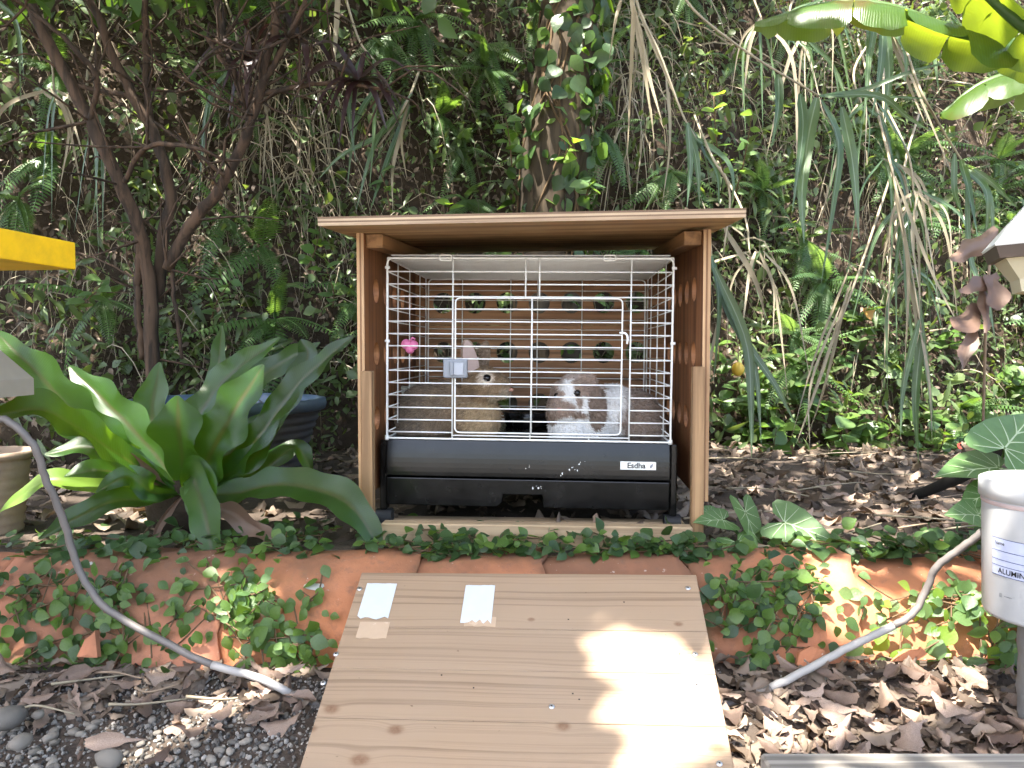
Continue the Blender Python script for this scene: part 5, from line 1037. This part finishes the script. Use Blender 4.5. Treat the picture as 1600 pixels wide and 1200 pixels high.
nleaf([(*B, 1.64), (360, 772, 1.56), (446, 757, 1.50), (543, 786, 1.46), (600, 870, 1.44)], 60, (0, -.7, .75), .12)
nleaf([(*B, 1.66), (340, 750, 1.62), (390, 720, 1.60), (436, 668, 1.60)], 46, (-.2, -.9, .4))
nleaf([(*B, 1.74), (380, 690, 1.85), (440, 640, 1.90), (480, 560, 1.92), (470, 530, 1.95)], 52, (-.2, -1, .3))
nleaf([(*B, 1.74), (350, 650, 1.92), (420, 580, 2.0), (500, 535, 2.0)], 56, (-.2, -1, .3))
nleaf([(*B, 1.70), (215, 690, 1.80), (160, 620, 1.85), (130, 600, 1.88)], 48, (.3, -1, .3))
nleaf([(*B, 1.72), (180, 660, 1.85), (90, 610, 1.9), (20, 600, 1.9)], 52, (.3, -.8, .6))
nleaf([(*B, 1.62), (210, 745, 1.55), (150, 735, 1.50), (100, 745, 1.48)], 40, (0, -.7, .8))
nleaf([(*B, 1.62), (240, 770, 1.54), (200, 745, 1.50), (150, 770, 1.47)], 40, (0, -.8, .6))
nleaf([(*B, 1.66), (350, 760, 1.64), (400, 745, 1.66), (460, 700, 1.70), (490, 740, 1.72)], 40, (-.1, -.8, .7))
nleaf([(290, 770, 1.60), (262, 800, 1.54), (244, 835, 1.50), (257, 872, 1.47)], 12, (1, -1, 0), .1, .5, 'brown_curl', name='dead_frond')
nleaf([(300, 775, 1.60), (355, 800, 1.52), (400, 825, 1.50), (435, 852, 1.48)], 30, (0, -1, .3), .3, .4, 'brown_curl', name='dead_frond')
nleaf([(270, 765, 1.62), (235, 745, 1.56), (205, 715, 1.54), (150, 705, 1.52)], 22, (0, -1, .3), .3, .4, 'brown_curl', name='dead_frond')
# ------------------------------------------------------------------ pots
c = W(356, 623, 2.25); bp = empty('plant_pot', (c[0], c[1], BED), 'big dark ribbed plant pot with blue rim behind the nest fern', 'pot'); h = c[2] - BED
mb = MB(); lathe(mb, [(.19, 0)] + [(.19 + .075 * t + .0035 * math.sin(t * 60), t * (h - .03)) for t in np.linspace(0, 1, 40)] + [(.255, h - .02), (.245, h - .05), (.0, h - .05)], (0, 0, 0), 48); ob('body', mb.mesh('body', MT['pot_dark']), bp)
mb = MB(); lathe(mb, [(.262, h - .035), (.278, h - .03), (.282, h - .015), (.278, h), (.262, h + .002), (.254, h - .008), (.252, h - .03)], (0, 0, 0), 48); ob('rim', mb.mesh('rim', MT['pot_blue']), bp)
c = W(-20, 715, 1.62); bp = empty('plant_pot', (c[0], c[1], BED), 'small ribbed brown pot cut by the left picture edge', 'pot'); h = c[2] - BED
mb = MB(); lathe(mb, [(.06, 0)] + [(.062 + .018 * t + .002 * math.sin(t * 50), t * h) for t in np.linspace(0, 1, 24)] + [(.088, h), (.088, h + .014), (.078, h + .014), (.072, h - .01), (0, h - .01)], (0, 0, 0), 36); ob('body', mb.mesh('body', MT['pot_clay']), bp)
# ------------------------------------------------------------------ yellow board on its stand, tan box, both cut by the left edge
a = W(118, 379, 1.32); b = W(-130, 345, 1.02); ys_ = empty('yellow_stand', (b[0] - .22, b[1] + .12, 0), 'bright yellow painted board on a stand at the left edge', 'stand'); off = np.array(ys_.location)
d = nrm(np.array([b[0] - a[0], b[1] - a[1], 0])); nrmv = np.array([-d[1], d[0], 0]); nrmv = nrmv if nrmv[1] > 0 else -nrmv
Lb = np.linalg.norm((b - a)[:2]) + .25; me = bbox_mesh('board', 0, Lb, 0, .22, -.046, 0, MT['yellow_paint'], .002, 2); o = ob('board', me, ys_); o.matrix_local = Matrix.Translation(Vector(a - off)) @ Matrix(((d[0], nrmv[0], 0, 0), (d[1], nrmv[1], 0, 0), (0, 0, 1, 0), (0, 0, 0, 1)))
ob('post', bbox_mesh('post', -.03, .03, -.03, .03, 0, a[2] - .05, MT['post_wood'], .003), ys_)
a = W(26, 598, 1.15); tb = empty('post_box', (a[0] - .20, a[1] + .08, 0), 'tan box with pale grey sloping lid cut by the left edge above the hose', 'box')
mb = MB(); hz = a[2]
V = [(-.1, -.08, hz - .028), (.12, -.08, hz - .028), (.12, .09, hz - .028), (-.1, .09, hz - .028), (-.1, -.08, hz), (.12, -.08, hz), (.12, .09, hz), (-.1, .09, hz), (-.06, .0, hz + .10), (.045, .0, hz + .10), (.045, .03, hz + .10), (-.06, .03, hz + .10)]
mb.add(V, [(0, 3, 2, 1), (0, 1, 5, 4), (1, 2, 6, 5), (2, 3, 7, 6), (3, 0, 4, 7)]); ob('box', mb.mesh('box', MT['beige_block'], False), tb)
mb = MB(); mb.add(V, [(4, 5, 9, 8), (5, 6, 10, 9), (6, 7, 11, 10), (7, 4, 8, 11), (8, 9, 10, 11)]); ob('lid', mb.mesh('lid', MT['beige_block'], False), tb)
ob('post', bbox_mesh('post', -.099, -.06, -.02, .02, 0, hz - .0285, MT['post_wood'], .003), tb)
# ------------------------------------------------------------------ hoses
def hose(label, pts, rad, pale):
    P = catmull([W(*p) for p in pts], 60); e = empty('hose', P[-1], label, 'hose', 'grey plastic hoses'); off = np.array(e.location); P = P + rng.normal(0, .0006, P.shape)
    i = int(60 * pale[0]); j = int(60 * pale[1]); mb = MB(); tube(mb, P[:i + 1] - off, rad, 10); ob('tube', mb.mesh('tube', MT['hose_grey']), e)
    mb = MB(); tube(mb, P[j:] - off, rad, 10); ob('tube', mb.mesh('tube', MT['hose_grey']), e); mb = MB(); tube(mb, P[i:j + 1] - off, rad * 1.1, 10); ob('taped_section', mb.mesh('taped_section', MT['hose_pale']), e)
hose('grey hose winding from the left edge down to the left side of the ramp', [(-10, 652, 1.16), (20, 662, 1.16), (55, 700, 1.17), (70, 745, 1.18), (98, 810, 1.2), (122, 885, 1.21), (160, 945, 1.21), (240, 995, 1.2), (330, 1038, 1.18), (400, 1058, 1.17), (475, 1093, 1.16), (520, 1110, 1.16)], .0057, (.72, .88))
hose('grey hose rising from the right side of the ramp to the bucket', [(1560, 815, 1.15), (1535, 832, 1.16), (1500, 858, 1.18), (1462, 888, 1.2), (1446, 925, 1.21), (1422, 962, 1.21), (1375, 988, 1.21), (1325, 1012, 1.2), (1250, 1052, 1.18), (1180, 1085, 1.17), (1120, 1105, 1.16)], .0057, (.55, .85))
# ------------------------------------------------------------------ bucket with label
bc_ = W(1642, 950, 1.10); R0 = .0905; zt, zbm = W(1600, 752, 1.1)[2], W(1600, 962, 1.1)[2]; hB = zt - zbm
bk_ = empty('bucket', (bc_[0], 1.10, zbm), 'white plastic bucket with pale blue label at the right edge', 'bucket')
mb = MB(); lathe(mb, [(0, 0), (R0 * .93, 0), (R0 * .95, .005), (R0 * 1.0, hB - .02), (R0 * 1.0, hB - .002), (R0 * .93, hB - .003), (R0 * .9, hB - .02), (0, hB - .02)], (0, 0, 0), 56); ob('body', mb.mesh('body', MT['bucket']), bk_)
mb = MB(); lathe(mb, [(R0 * 1.0, hB - .026), (R0 * 1.045, hB - .024), (R0 * 1.045, hB), (R0 * 1.0, hB + .002), (R0 * .95, hB - .002)], (0, 0, 0), 56); ob('rim', mb.mesh('rim', MT['bucket']), bk_)
mb = MB(); lathe(mb, [(R0 * 1.003, hB - .034), (R0 * 1.009, hB - .033), (R0 * 1.009, hB - .029), (R0 * 1.003, hB - .028)], (0, 0, 0), 56); ob('band', mb.mesh('band', MT['bucket_band']), bk_)
def arc(name, r, z0, z1, a0, a1, mat, par, n=24):
    mb = MB(); A = np.linspace(a0, a1, n); f = lambda z: .95 + .05 * z / hB; V = [(r * f(z) * math.cos(t), r * f(z) * math.sin(t), z) for z in (z0, z1) for t in A]; mb.add(V, [(i, i + 1, n + i + 1, n + i) for i in range(n - 1)]); return ob(name, mb.mesh(name, MT[mat]), par)
lb = arc('label', R0 + .0008, hB * .33, hB * .60, R(182), R(300), 'label_paper', bk_)
for k, z in enumerate((.60, .51, .445, .40, .33)): arc('label_line', R0 + .0014, hB * z - .0004, hB * z + .0004, R(182), R(300), 'ink_blue', lb)
def arc_text(txt, size, z, a0, mat, name):
    me = text_mesh(txt, size, mat, name, .0001); co = np.zeros(len(me.vertices) * 3, np.float32); me.vertices.foreach_get('co', co); co = co.reshape(-1, 3); r = R0 * (.95 + .05 * z / hB) + .0022
    t = a0 + (co[:, 0] - co[:, 0].min()) / r; me.vertices.foreach_set('co', np.stack([r * np.cos(t), r * np.sin(t), z + co[:, 1]], -1).astype(np.float32).ravel()); me.update(); return ob(name, me, lb)
arc_text('Name', .007, hB * .565, R(186), 'ink', 'lettering'); arc_text('ALUMINUMXXX C.', .0108, hB * .365, R(190), 'ink', 'handwriting'); arc_text("'", .02, hB * .68, R(215), 'ink', 'mark')
arc_text('|||  ------', .006, hB * .19, R(192), 'latch_grey', 'print')
pd = empty('pedestal', (bc_[0], 1.10, -.02), 'rough grey block carrying the white bucket', 'block'); mb = MB(); lathe(mb, [(.0, 0), (.042, 0)] + [(.039 + rng.uniform(-.002, .002), t * (zbm + .0195)) for t in np.linspace(.05, 1, 12)] + [(0, zbm + .0195)], (0, 0, 0), 24); ob('block', mb.mesh('block', MT['concrete']), pd)
# ------------------------------------------------------------------ hexagonal lantern at the right edge
lc_ = W(1662, 400, 1.25); la_ = empty('garden_lantern', (lc_[0], 1.25, 0), 'white hexagonal garden lantern with cream body at the right edge', 'lantern')
def hexa(name, prof, mat, c=(0, 0, 0)):
    mb = MB(); n = len(prof); an = np.arange(6) / 6 * 6.283 + R(187); V = [(r * math.cos(t), r * math.sin(t), z) for r, z in prof for t in an]; mb.add(V, [(i * 6 + j, i * 6 + (j + 1) % 6, (i + 1) * 6 + (j + 1) % 6, (i + 1) * 6 + j) for i in range(n - 1) for j in range(6)]); return ob(name, mb.mesh(name, MT[mat], False), la_)
z1 = W(1548, 383, 1.25)[2]; k = 1.25 / F
hexa('roof', [(.0, z1 + .095), (.05, z1 + .09), (.06, z1 + .07), (118 * k, z1), (116 * k, z1 - .003)], 'lantern_white'); hexa('brim', [(115 * k, z1 - .003), (108 * k, z1 - .022), (70 * k, z1 - .022)], 'lantern_brown'); hexa('body', [(98 * k, z1 - .0222), (74 * k, z1 - .055), (70 * k, z1 - .075), (0, z1 - .075)], 'lantern_cream'); ob('post', bbox_mesh('post', -.02, .02, -.02, .02, 0, z1 - .0752, MT['post_wood'], .002), la_)
# ------------------------------------------------------------------ banana plant reaching in at the top right
bn = empty('banana_plant', (1.75, 1.7, 0), 'banana plant with torn yellow green leaves reaching in at the top right', 'banana plant'); off = np.array(bn.location)
mb = MB(); tube(mb, catmull([(1.75, 1.7, -.02), (1.74, 1.7, .6), (1.70, 1.7, 1.3), (1.6, 1.72, 1.75)], 14) - off, np.linspace(.07, .035, 14), 14); ob('pseudostem', mb.mesh('pseudostem', MT['seedling']), bn)
def banana(pts, wpx, n=44, droop=.9, gaps=()):
    P = catmull([W(*p) for p in pts], n); T = nrm(np.gradient(P, axis=0)); S = nrm(np.cross(T, (0, 0, 1))); wd = wpx * 1.75 / F * .5; L = MB()
    mbr = MB(); tube(mbr, P - off, np.linspace(.017, .005, n), 8); leaf = ob('midrib', mbr.mesh('midrib', MT['seedling']), bn)
    for sg in (-1, 1):
        i = 0; seg = 0
        while i < n - 1:
            ln = int(rng.integers(2, 11)); j = min(n - 1, i + ln); mb = MB(); K = 5; V = []; sag = droop * rng.uniform(.7, 1.25); cut = rng.uniform(.5, 1.2)
            for q in range(i, j + 1):
                t = q / (n - 1); w_ = wd * math.sin(math.pi * min(1, .08 + .9 * t)) ** .6 * cut; e_ = 1 - .14 * abs((q - (i + j) / 2) / max(1, (j - i) / 2)) ** 4
                for k in range(K):
                    u = k / (K - 1) * e_; V.append(P[q] + S[q] * sg * w_ * u * (1 - .25 * sag * u) + np.array([0, 0, .02 * u * (1 - u)]) - np.array([0, 0, 1]) * w_ * sag * u * u + T[q] * u * w_ * .12 - off + rng.normal(0, .0012, 3))
            m = j - i + 1; mb.add(V, [(a * K + b, a * K + b + 1, (a + 1) * K + b + 1, (a + 1) * K + b) for a in range(m - 1) for b in range(K - 1)], None, np.array([(.5, 0, q / (n - 1)) for q in range(i, j + 1) for _ in range(K)])); ob('leaf_lobe', mb.mesh('leaf_lobe', MT['banana']), leaf); i = j; seg += 1
banana([(1660, 120, 1.75), (1580, 70, 1.72), (1480, 45, 1.7), (1380, 10, 1.72), (1290, 8, 1.76), (1180, 38, 1.8)], 118)
banana([(1680, 90, 1.85), (1600, 112, 1.85), (1530, 135, 1.86), (1470, 180, 1.88)], 120, 24)
banana([(1700, 100, 1.6), (1600, 40, 1.6), (1540, -10, 1.6), (1480, -60, 1.6)], 120, 24, .6)
# ------------------------------------------------------------------ arrowhead plants
def arrow_tpl(mat):
    pts = [(0, 0), (-.28, .10), (-.36, .26), (-.30, .34), (-.05, .36), (.25, .31), (.55, .20), (.80, .09), (1, 0)]; V = [(0, 0, 0)]; mb = MB(); n = len(pts); top = [(x, y, .12 * y - .12 * x * x - .1 * y * y) for x, y in pts]; bot = [(x, -y, .12 * y - .12 * x * x - .1 * y * y) for x, y in pts]
    mid = [(max(0, x) if i else 0, 0, -.12 * max(0, x) ** 2 - .015) for i, (x, y) in enumerate(pts)]; mb = MB(); V = top + mid + bot
    Q = [(n + i, n + i + 1, i + 1, i) for i in range(n - 1)] + [(n + i + 1, n + i, 2 * n + i, 2 * n + i + 1) for i in range(n - 1)]; mb.add(V, Q); a = mb.mesh('leaf', MT[mat]); vb = MB()
    def zz(x, y): return .12 * abs(y) - .12 * max(x, 0) ** 2 - .1 * y * y + .004
    for tx, ty in [(.98, 0), (-.30, .24), (-.30, -.24), (.15, .30), (.15, -.30), (.42, .22), (.42, -.22), (.66, .13), (.66, -.13), (-.1, .32), (-.1, -.32)]:
        sx = 0 if tx < .2 else tx - .28 if ty else 0; q = [(sx + (tx - sx) * t, ty * t ** 1.15, zz(sx + (tx - sx) * t, ty * t) - .012 * (1 - t) + .002) for t in np.linspace(0, 1, 6)]; strap(vb, q, lambda t: .009 * (1 - .7 * t), (0, 0, 1), 2, 0)
    return a, vb.mesh('veins', MT['vein_pale'])
AL, AV = arrow_tpl('arrowhead')
def arrow_plant(label, base, leaves):
    e = empty('arrowhead_plant', base, label, 'plant', 'arrowhead plants'); off = np.array(e.location)
    for c, tip, n0, y, yt in leaves:
        p, t = W(*c, y), W(*tip, yt); L = np.linalg.norm(t - p); X, Y, Z = frame(t - p, n0); o = ob('leaf', AL, e, M=mat4(p - off, X, Y, Z, (L * 1.02, L * 1.45, L))); ob('veins', AV, o)
        mb = MB(); tube(mb, catmull([(0, 0, 0), (p - off) * .5 + np.array([0, .01, .01]), p - off], 8), .0022, 5); ob('stalk', mb.mesh('stalk', MT['seedling']), e)
arrow_plant('arrowhead plant with pale veined leaves at the right front corner of the hutch', G(1165, 850, .165), [((1152, 848), (1180, 888), (-.15, -.65, .9), 1.47, 1.405), ((1226, 816), (1308, 842), (.0, -.75, .75), 1.5, 1.45), ((1165, 800), (1198, 878), (.75, -.6, .3), 1.52, 1.48), ((1130, 812), (1085, 812), (0, -.5, .9), 1.5, 1.48), ((1110, 800), (1085, 795), (0, -.6, .8), 1.55, 1.55)])
arrow_plant('arrowhead plant with a flat pale leaf just behind the bucket', G(1560, 800, .165), [((1560, 730), (1465, 733), (0, -.3, 1), 1.45, 1.42), ((1545, 770), (1500, 790), (-.3, -.5, .7), 1.42, 1.4), ((1530, 805), (1480, 800), (0, -.6, .8), 1.38, 1.36), ((1570, 700), (1620, 640), (0, -.7, .6), 1.45, 1.5)])
# dark fallen branch and hanging dead leaves, odd leaves on the bank
mb = MB(); q = catmull([W(1420, 778, 2.0), W(1500, 745, 1.85), W(1560, 705, 1.75), W(1640, 640, 1.6)], 16); tube(mb, q - q[0], np.linspace(.012, .022, 16), 8, rough=.12); o = ob('fallen_branch', mb.mesh('fallen_branch', MT['branch_black']), None, 'black charred branch lying on the terrace behind the bucket', 'branch'); o.location = q[0]
mb = MB(); q = catmull([W(1200, 862, 1.5), W(1330, 856, 1.52), W(1440, 850, 1.52)], 12); tube(mb, q - q[0], .011, 8, rough=.12); o = ob('fallen_branch', mb.mesh('fallen_branch', MT['twig']), None, 'straight brown stick lying along the terrace edge right of the arrowhead plant', 'branch'); o.location = q[0] + np.array([0, 0, -.005])
e = empty('withered_stalk', W(1545, 520, 1.6), 'withered plant with curled brown leaves hanging left of the lantern', 'withered plant'); off = np.array(e.location)
mb = MB(); tube(mb, catmull([W(1600, 330, 1.62), W(1550, 400, 1.62), W(1545, 470, 1.6), W(1540, 520, 1.6), W(1535, 700, 1.75)], 14) - off, .003, 5); ob('stem', mb.mesh('stem', MT['twig']), e)
for pts, wd in [([(1560, 358), (1525, 385), (1485, 405)], 30), ([(1560, 430), (1530, 445), (1498, 455)], 24), ([(1545, 430), (1552, 465), (1560, 485)], 34), ([(1535, 480), (1510, 500), (1490, 512)], 34), ([(1525, 500), (1510, 540), (1505, 575)], 22), ([(1570, 420), (1590, 440), (1605, 445)], 20), ([(1535, 450), (1545, 480), (1540, 520)], 22)]:
    mb = MB(); w_ = wd * 1.6 / F * .5; strap(mb, catmull([W(a, b, 1.6 - .02 * k) for k, (a, b) in enumerate(pts)], 10) - off, lambda t: w_ * math.sin(math.pi * min(1, .1 + .88 * t)) ** .7, (rng.normal(0, .4), -1, .4), 5, rng.uniform(-.7, .8), .3, 60, rng.uniform(0, 6), (.5,)); ob('curled_leaf', mb.mesh('curled_leaf', MT['brown_curl']), e)
for px, py, s, m, lab in [(1348, 482, .085, 'orange_leaf', 'orange dead leaf caught on the right bank'), (1495, 694, .04, 'red_leaf', 'small red leaf at the foot of the bank behind the bucket'), (1370, 694, .035, 'orange_leaf', 'small orange leaf at the foot of the right bank')]:
    p = bank_at(px, py, .16); mb = MB(); mb.add(*leaf_tpl(.7, .2, .1, 5)); X, Y, Z = frame((.8, 0, -.5), (.1, -1, .4)); ob('bank_leaf', mb.mesh('bank_leaf', MT[m]), None, lab, 'leaf', M=mat4(p, X, Y, Z, s))
p = W(1153, 577, 2.1); mb = MB(); bm = bmesh.new(); bmesh.ops.create_uvsphere(bm, u_segments=20, v_segments=12, radius=.017); 
for v in bm.verts: v.co.z *= 1.12; v.co += v.co * (.05 if v.co.z > .016 else 0)
me = bpy.data.meshes.new('fruit'); bm.to_mesh(me); bm.free(); [setattr(f, 'use_smooth', True) for f in me.polygons]; me.materials.append(MT['fruit'])
e = empty('fruit', p, 'small round yellow fruit hanging among grass right of the hutch', 'fruit'); ob('flesh', me, e); mb = MB(); tube(mb, [(0, 0, .017), (.004, .01, .06), (.0, .05, .14)], .0015, 5); ob('stalk', mb.mesh('stalk', MT['twig']), e)
# ------------------------------------------------------------------ shade tree overhead (stands behind the camera, its unseen crown is shaped to place the sun patches and shade)
e = empty('shade_tree', (-2.4, -1.0, 0), 'tall shade tree whose crown spreads overhead and dapples the light', 'tree'); off = np.array(e.location)
q = catmull([(-2.4, -1.0, -.05), (-2.35, -.95, 1.2), (-2.2, -.8, 2.4), (-1.9, -.6, 3.4)], 16); mb = MB(); tube(mb, q - off, np.linspace(.16, .09, 16), 14, rough=.06); ob('trunk', mb.mesh('trunk', MT['bark_tan']), e)
LIT = []
def lit(px, py, y=None, z=None, r=.05): LIT.append((W(px, py, y) if y else G(px, py, z), r))
for px, py, r in [(985, 1045, .045), (1010, 1075, .055), (1035, 1105, .05), (1060, 1050, .045), (945, 1015, .03), (1045, 1150, .045), (1085, 1000, .025), (1075, 1190, .035), (960, 1040, .03), (1010, 1130, .035), (1000, 1095, .06), (1055, 1055, .05), (1070, 1130, .06), (1095, 1180, .055), (1040, 1005, .035), (1095, 1040, .03), (1020, 1160, .04), (930, 1000, .025), (915, 1005, .02), (955, 1070, .02), (985, 1130, .03), (1030, 1190, .04), (1000, 1030, .05), (1045, 1090, .05), (1100, 1110, .05), (1110, 1150, .05), (1080, 1080, .05), (1070, 1020, .03)]:
    d_ = ray(px, py); LIT.append((EYE + d_ * (((RT - EYE) @ zr) / (d_ @ zr)), r + .022))
for px, py, r in [(1480, 1085, .06), (1420, 1090, .05), (1540, 1080, .05), (1360, 1100, .04), (1300, 1120, .03), (1220, 1100, .03), (1590, 1120, .04), (1450, 1130, .03), (1200, 1190, .05), (1280, 1190, .05), (1350, 1190, .03)]: lit(px, py, z=.02, r=r)
for px, py, r in [(1430, 1000, .055), (1470, 1020, .045), (1390, 950, .03), (1200, 930, .02), (1540, 990, .035), (1570, 1030, .03), (1350, 940, .02), (1180, 960, .015), (480, 1010, .035), (465, 1040, .035), (490, 985, .02), (340, 960, .02), (360, 930, .02), (165, 1010, .02), (50, 1030, .02), (160, 900, .02), (100, 1040, .02), (440, 985, .02)]: lit(px, py, y=1.32, r=r)
for px, py, r in [(110, 1065, .025), (160, 1040, .025), (230, 1110, .02), (270, 1095, .02), (330, 1150, .03), (370, 1120, .03), (400, 1090, .03), (300, 1170, .03), (60, 1075, .02), (130, 1150, .015), (20, 1180, .03), (430, 1075, .025), (380, 1065, .02), (80, 1160, .012), (200, 1130, .03), (260, 1150, .03), (350, 1180, .03), (150, 1180, .02), (420, 1110, .03), (310, 1100, .025)]: lit(px, py, z=.02, r=r)
for px, py, r in [(30, 590, .08), (70, 620, .05), (345, 540, .04), (500, 560, .05), (110, 640, .03), (420, 600, .03), (270, 690, .03), (60, 770, .04), (370, 630, .03), (180, 680, .04), (320, 800, .02), (90, 560, .05), (400, 580, .05), (470, 600, .04), (530, 545, .04), (300, 640, .03), (240, 620, .04), (150, 620, .05), (40, 660, .04), (340, 650, .04)]: lit(px, py, y=1.65, r=r)
for px, py, r in [(200, 90, .09), (190, 50, .07), (120, 250, .06), (80, 200, .06), (300, 150, .08), (310, 60, .06), (430, 180, .05), (590, 60, .06), (770, 150, .05), (790, 90, .06), (620, 40, .06), (460, 240, .05), (60, 120, .05), (730, 130, .05), (760, 230, .04),
   (1180, 370, .08), (1140, 200, .08), (1190, 330, .06), (1230, 410, .06), (1330, 240, .06), (1400, 260, .08), (1480, 300, .07), (1560, 230, .08), (1300, 400, .05), (1220, 690, .04), (1120, 130, .05), (1550, 450, .06), (1370, 420, .05), (1260, 80, .06), (1020, 60, .05), (960, 240, .04), (1480, 470, .05)]: lit(px, py, y=2.7, r=r)
for px, py, r in [(870, 240, .04), (850, 235, .03), (1000, 40, .05)]: lit(px, py, y=2.6, r=r)
for px, py, r in [(1500, 60, .12), (1420, 30, .10), (1580, 60, .12), (1520, 160, .10), (1330, 20, .08)]: lit(px, py, y=1.75, r=r)
RL = [c for c, r in LIT if c[1] < 1.32 and -.1 < c[0] < .35]
mb = MB()
for tx, ty in [(-1, .5), (.5, 0), (2, .5), (-2.5, 1.5), (-.5, 2), (1.2, 2), (2.8, 1.6), (0, -1.2), (1.8, -1), (-3, .2)]:
    bp_ = catmull([q[-2], ((q[-1][0] + tx) / 2, (q[-1][1] + ty) / 2, 3.55), (tx, ty, 3.15)], 12)
    if min(np.linalg.norm((bp_ - c) - ((bp_ - c) @ SUN)[:, None] * SUN, axis=1).min() for c in RL) < .11: continue  # branches that would shade the sunlit part of the ramp are left out
    tube(mb, bp_ - off, np.linspace(.06, .012, 12), 7)
ob('branch', mb.mesh('branch', MT['bark_tan']), e)
for i in range(210):
    px, py = (rng.uniform(0, 560), rng.uniform(0, 540)) if i < 60 else (rng.uniform(560, 1050), rng.uniform(0, 330)) if i < 120 else (rng.uniform(1080, 1600), rng.uniform(0, 660)); lit(px, py, y=2.7, r=rng.uniform(-.012, .022))
n = 21000; P = np.stack([rng.uniform(-3.5, 2.5, n), rng.uniform(-1.0, 3.3, n), 2.75 + 0.9 * rng.uniform(0, 1, n)], -1)
keep = np.ones(n, bool)
for c, r in LIT:  # gaps cut in the crown along the sun ray to each chosen lit spot
    d = P - c; perp = d - (d @ SUN)[:, None] * SUN; keep &= np.linalg.norm(perp * np.array([1, 1, 1]), axis=1) > r + .035
n2 = 16000; E = np.stack([rng.uniform(-1.9, .1, n2), rng.uniform(-.9, 1.7, n2), 2.75 + .9 * rng.uniform(0, 1, n2)], -1); gq = E - SUN * ((E[:, 2] - .15) / SUN[2])[:, None]   # extra leaves added to keep hutch and ramp in shade
k2 = (gq[:, 0] > -.5) & (gq[:, 0] < .45) & (gq[:, 1] > .8) & (gq[:, 1] < 2.3)
for c, r in LIT:
    d = E - c; k2 &= np.linalg.norm(d - (d @ SUN)[:, None] * SUN, axis=1) > r + .035
gp = P - SUN * ((P[:, 2] - .15) / SUN[2])[:, None]; keep &= (gp[:, 1] < 2.5) | (rng.uniform(0, 1, len(P)) < np.where(gp[:, 0] > .4, .40, .6))   # thinned to let sun flecks through to the bank
keep &= ~((gp[:, 1] < 2.0) & ((gp[:, 0] > .36) | (gp[:, 0] < -.3))) | (rng.uniform(0, 1, len(P)) < .68)
P = np.vstack([P[keep], E[k2]]); n = len(P); mb = MB()
X, Y, Z = frame(rng.normal(0, 1, (n, 3)) * np.array([1, 1, .4]), rng.normal(0, .35, (n, 3)) + SUN)
scatter(mb, LEAF, P - off, X, Y, Z, rng.uniform(.08, .14, n), rng.uniform(0, 1, (n, 3)))
ob('crown', mb.mesh('crown', MT['canopy']), e, kind='stuff')
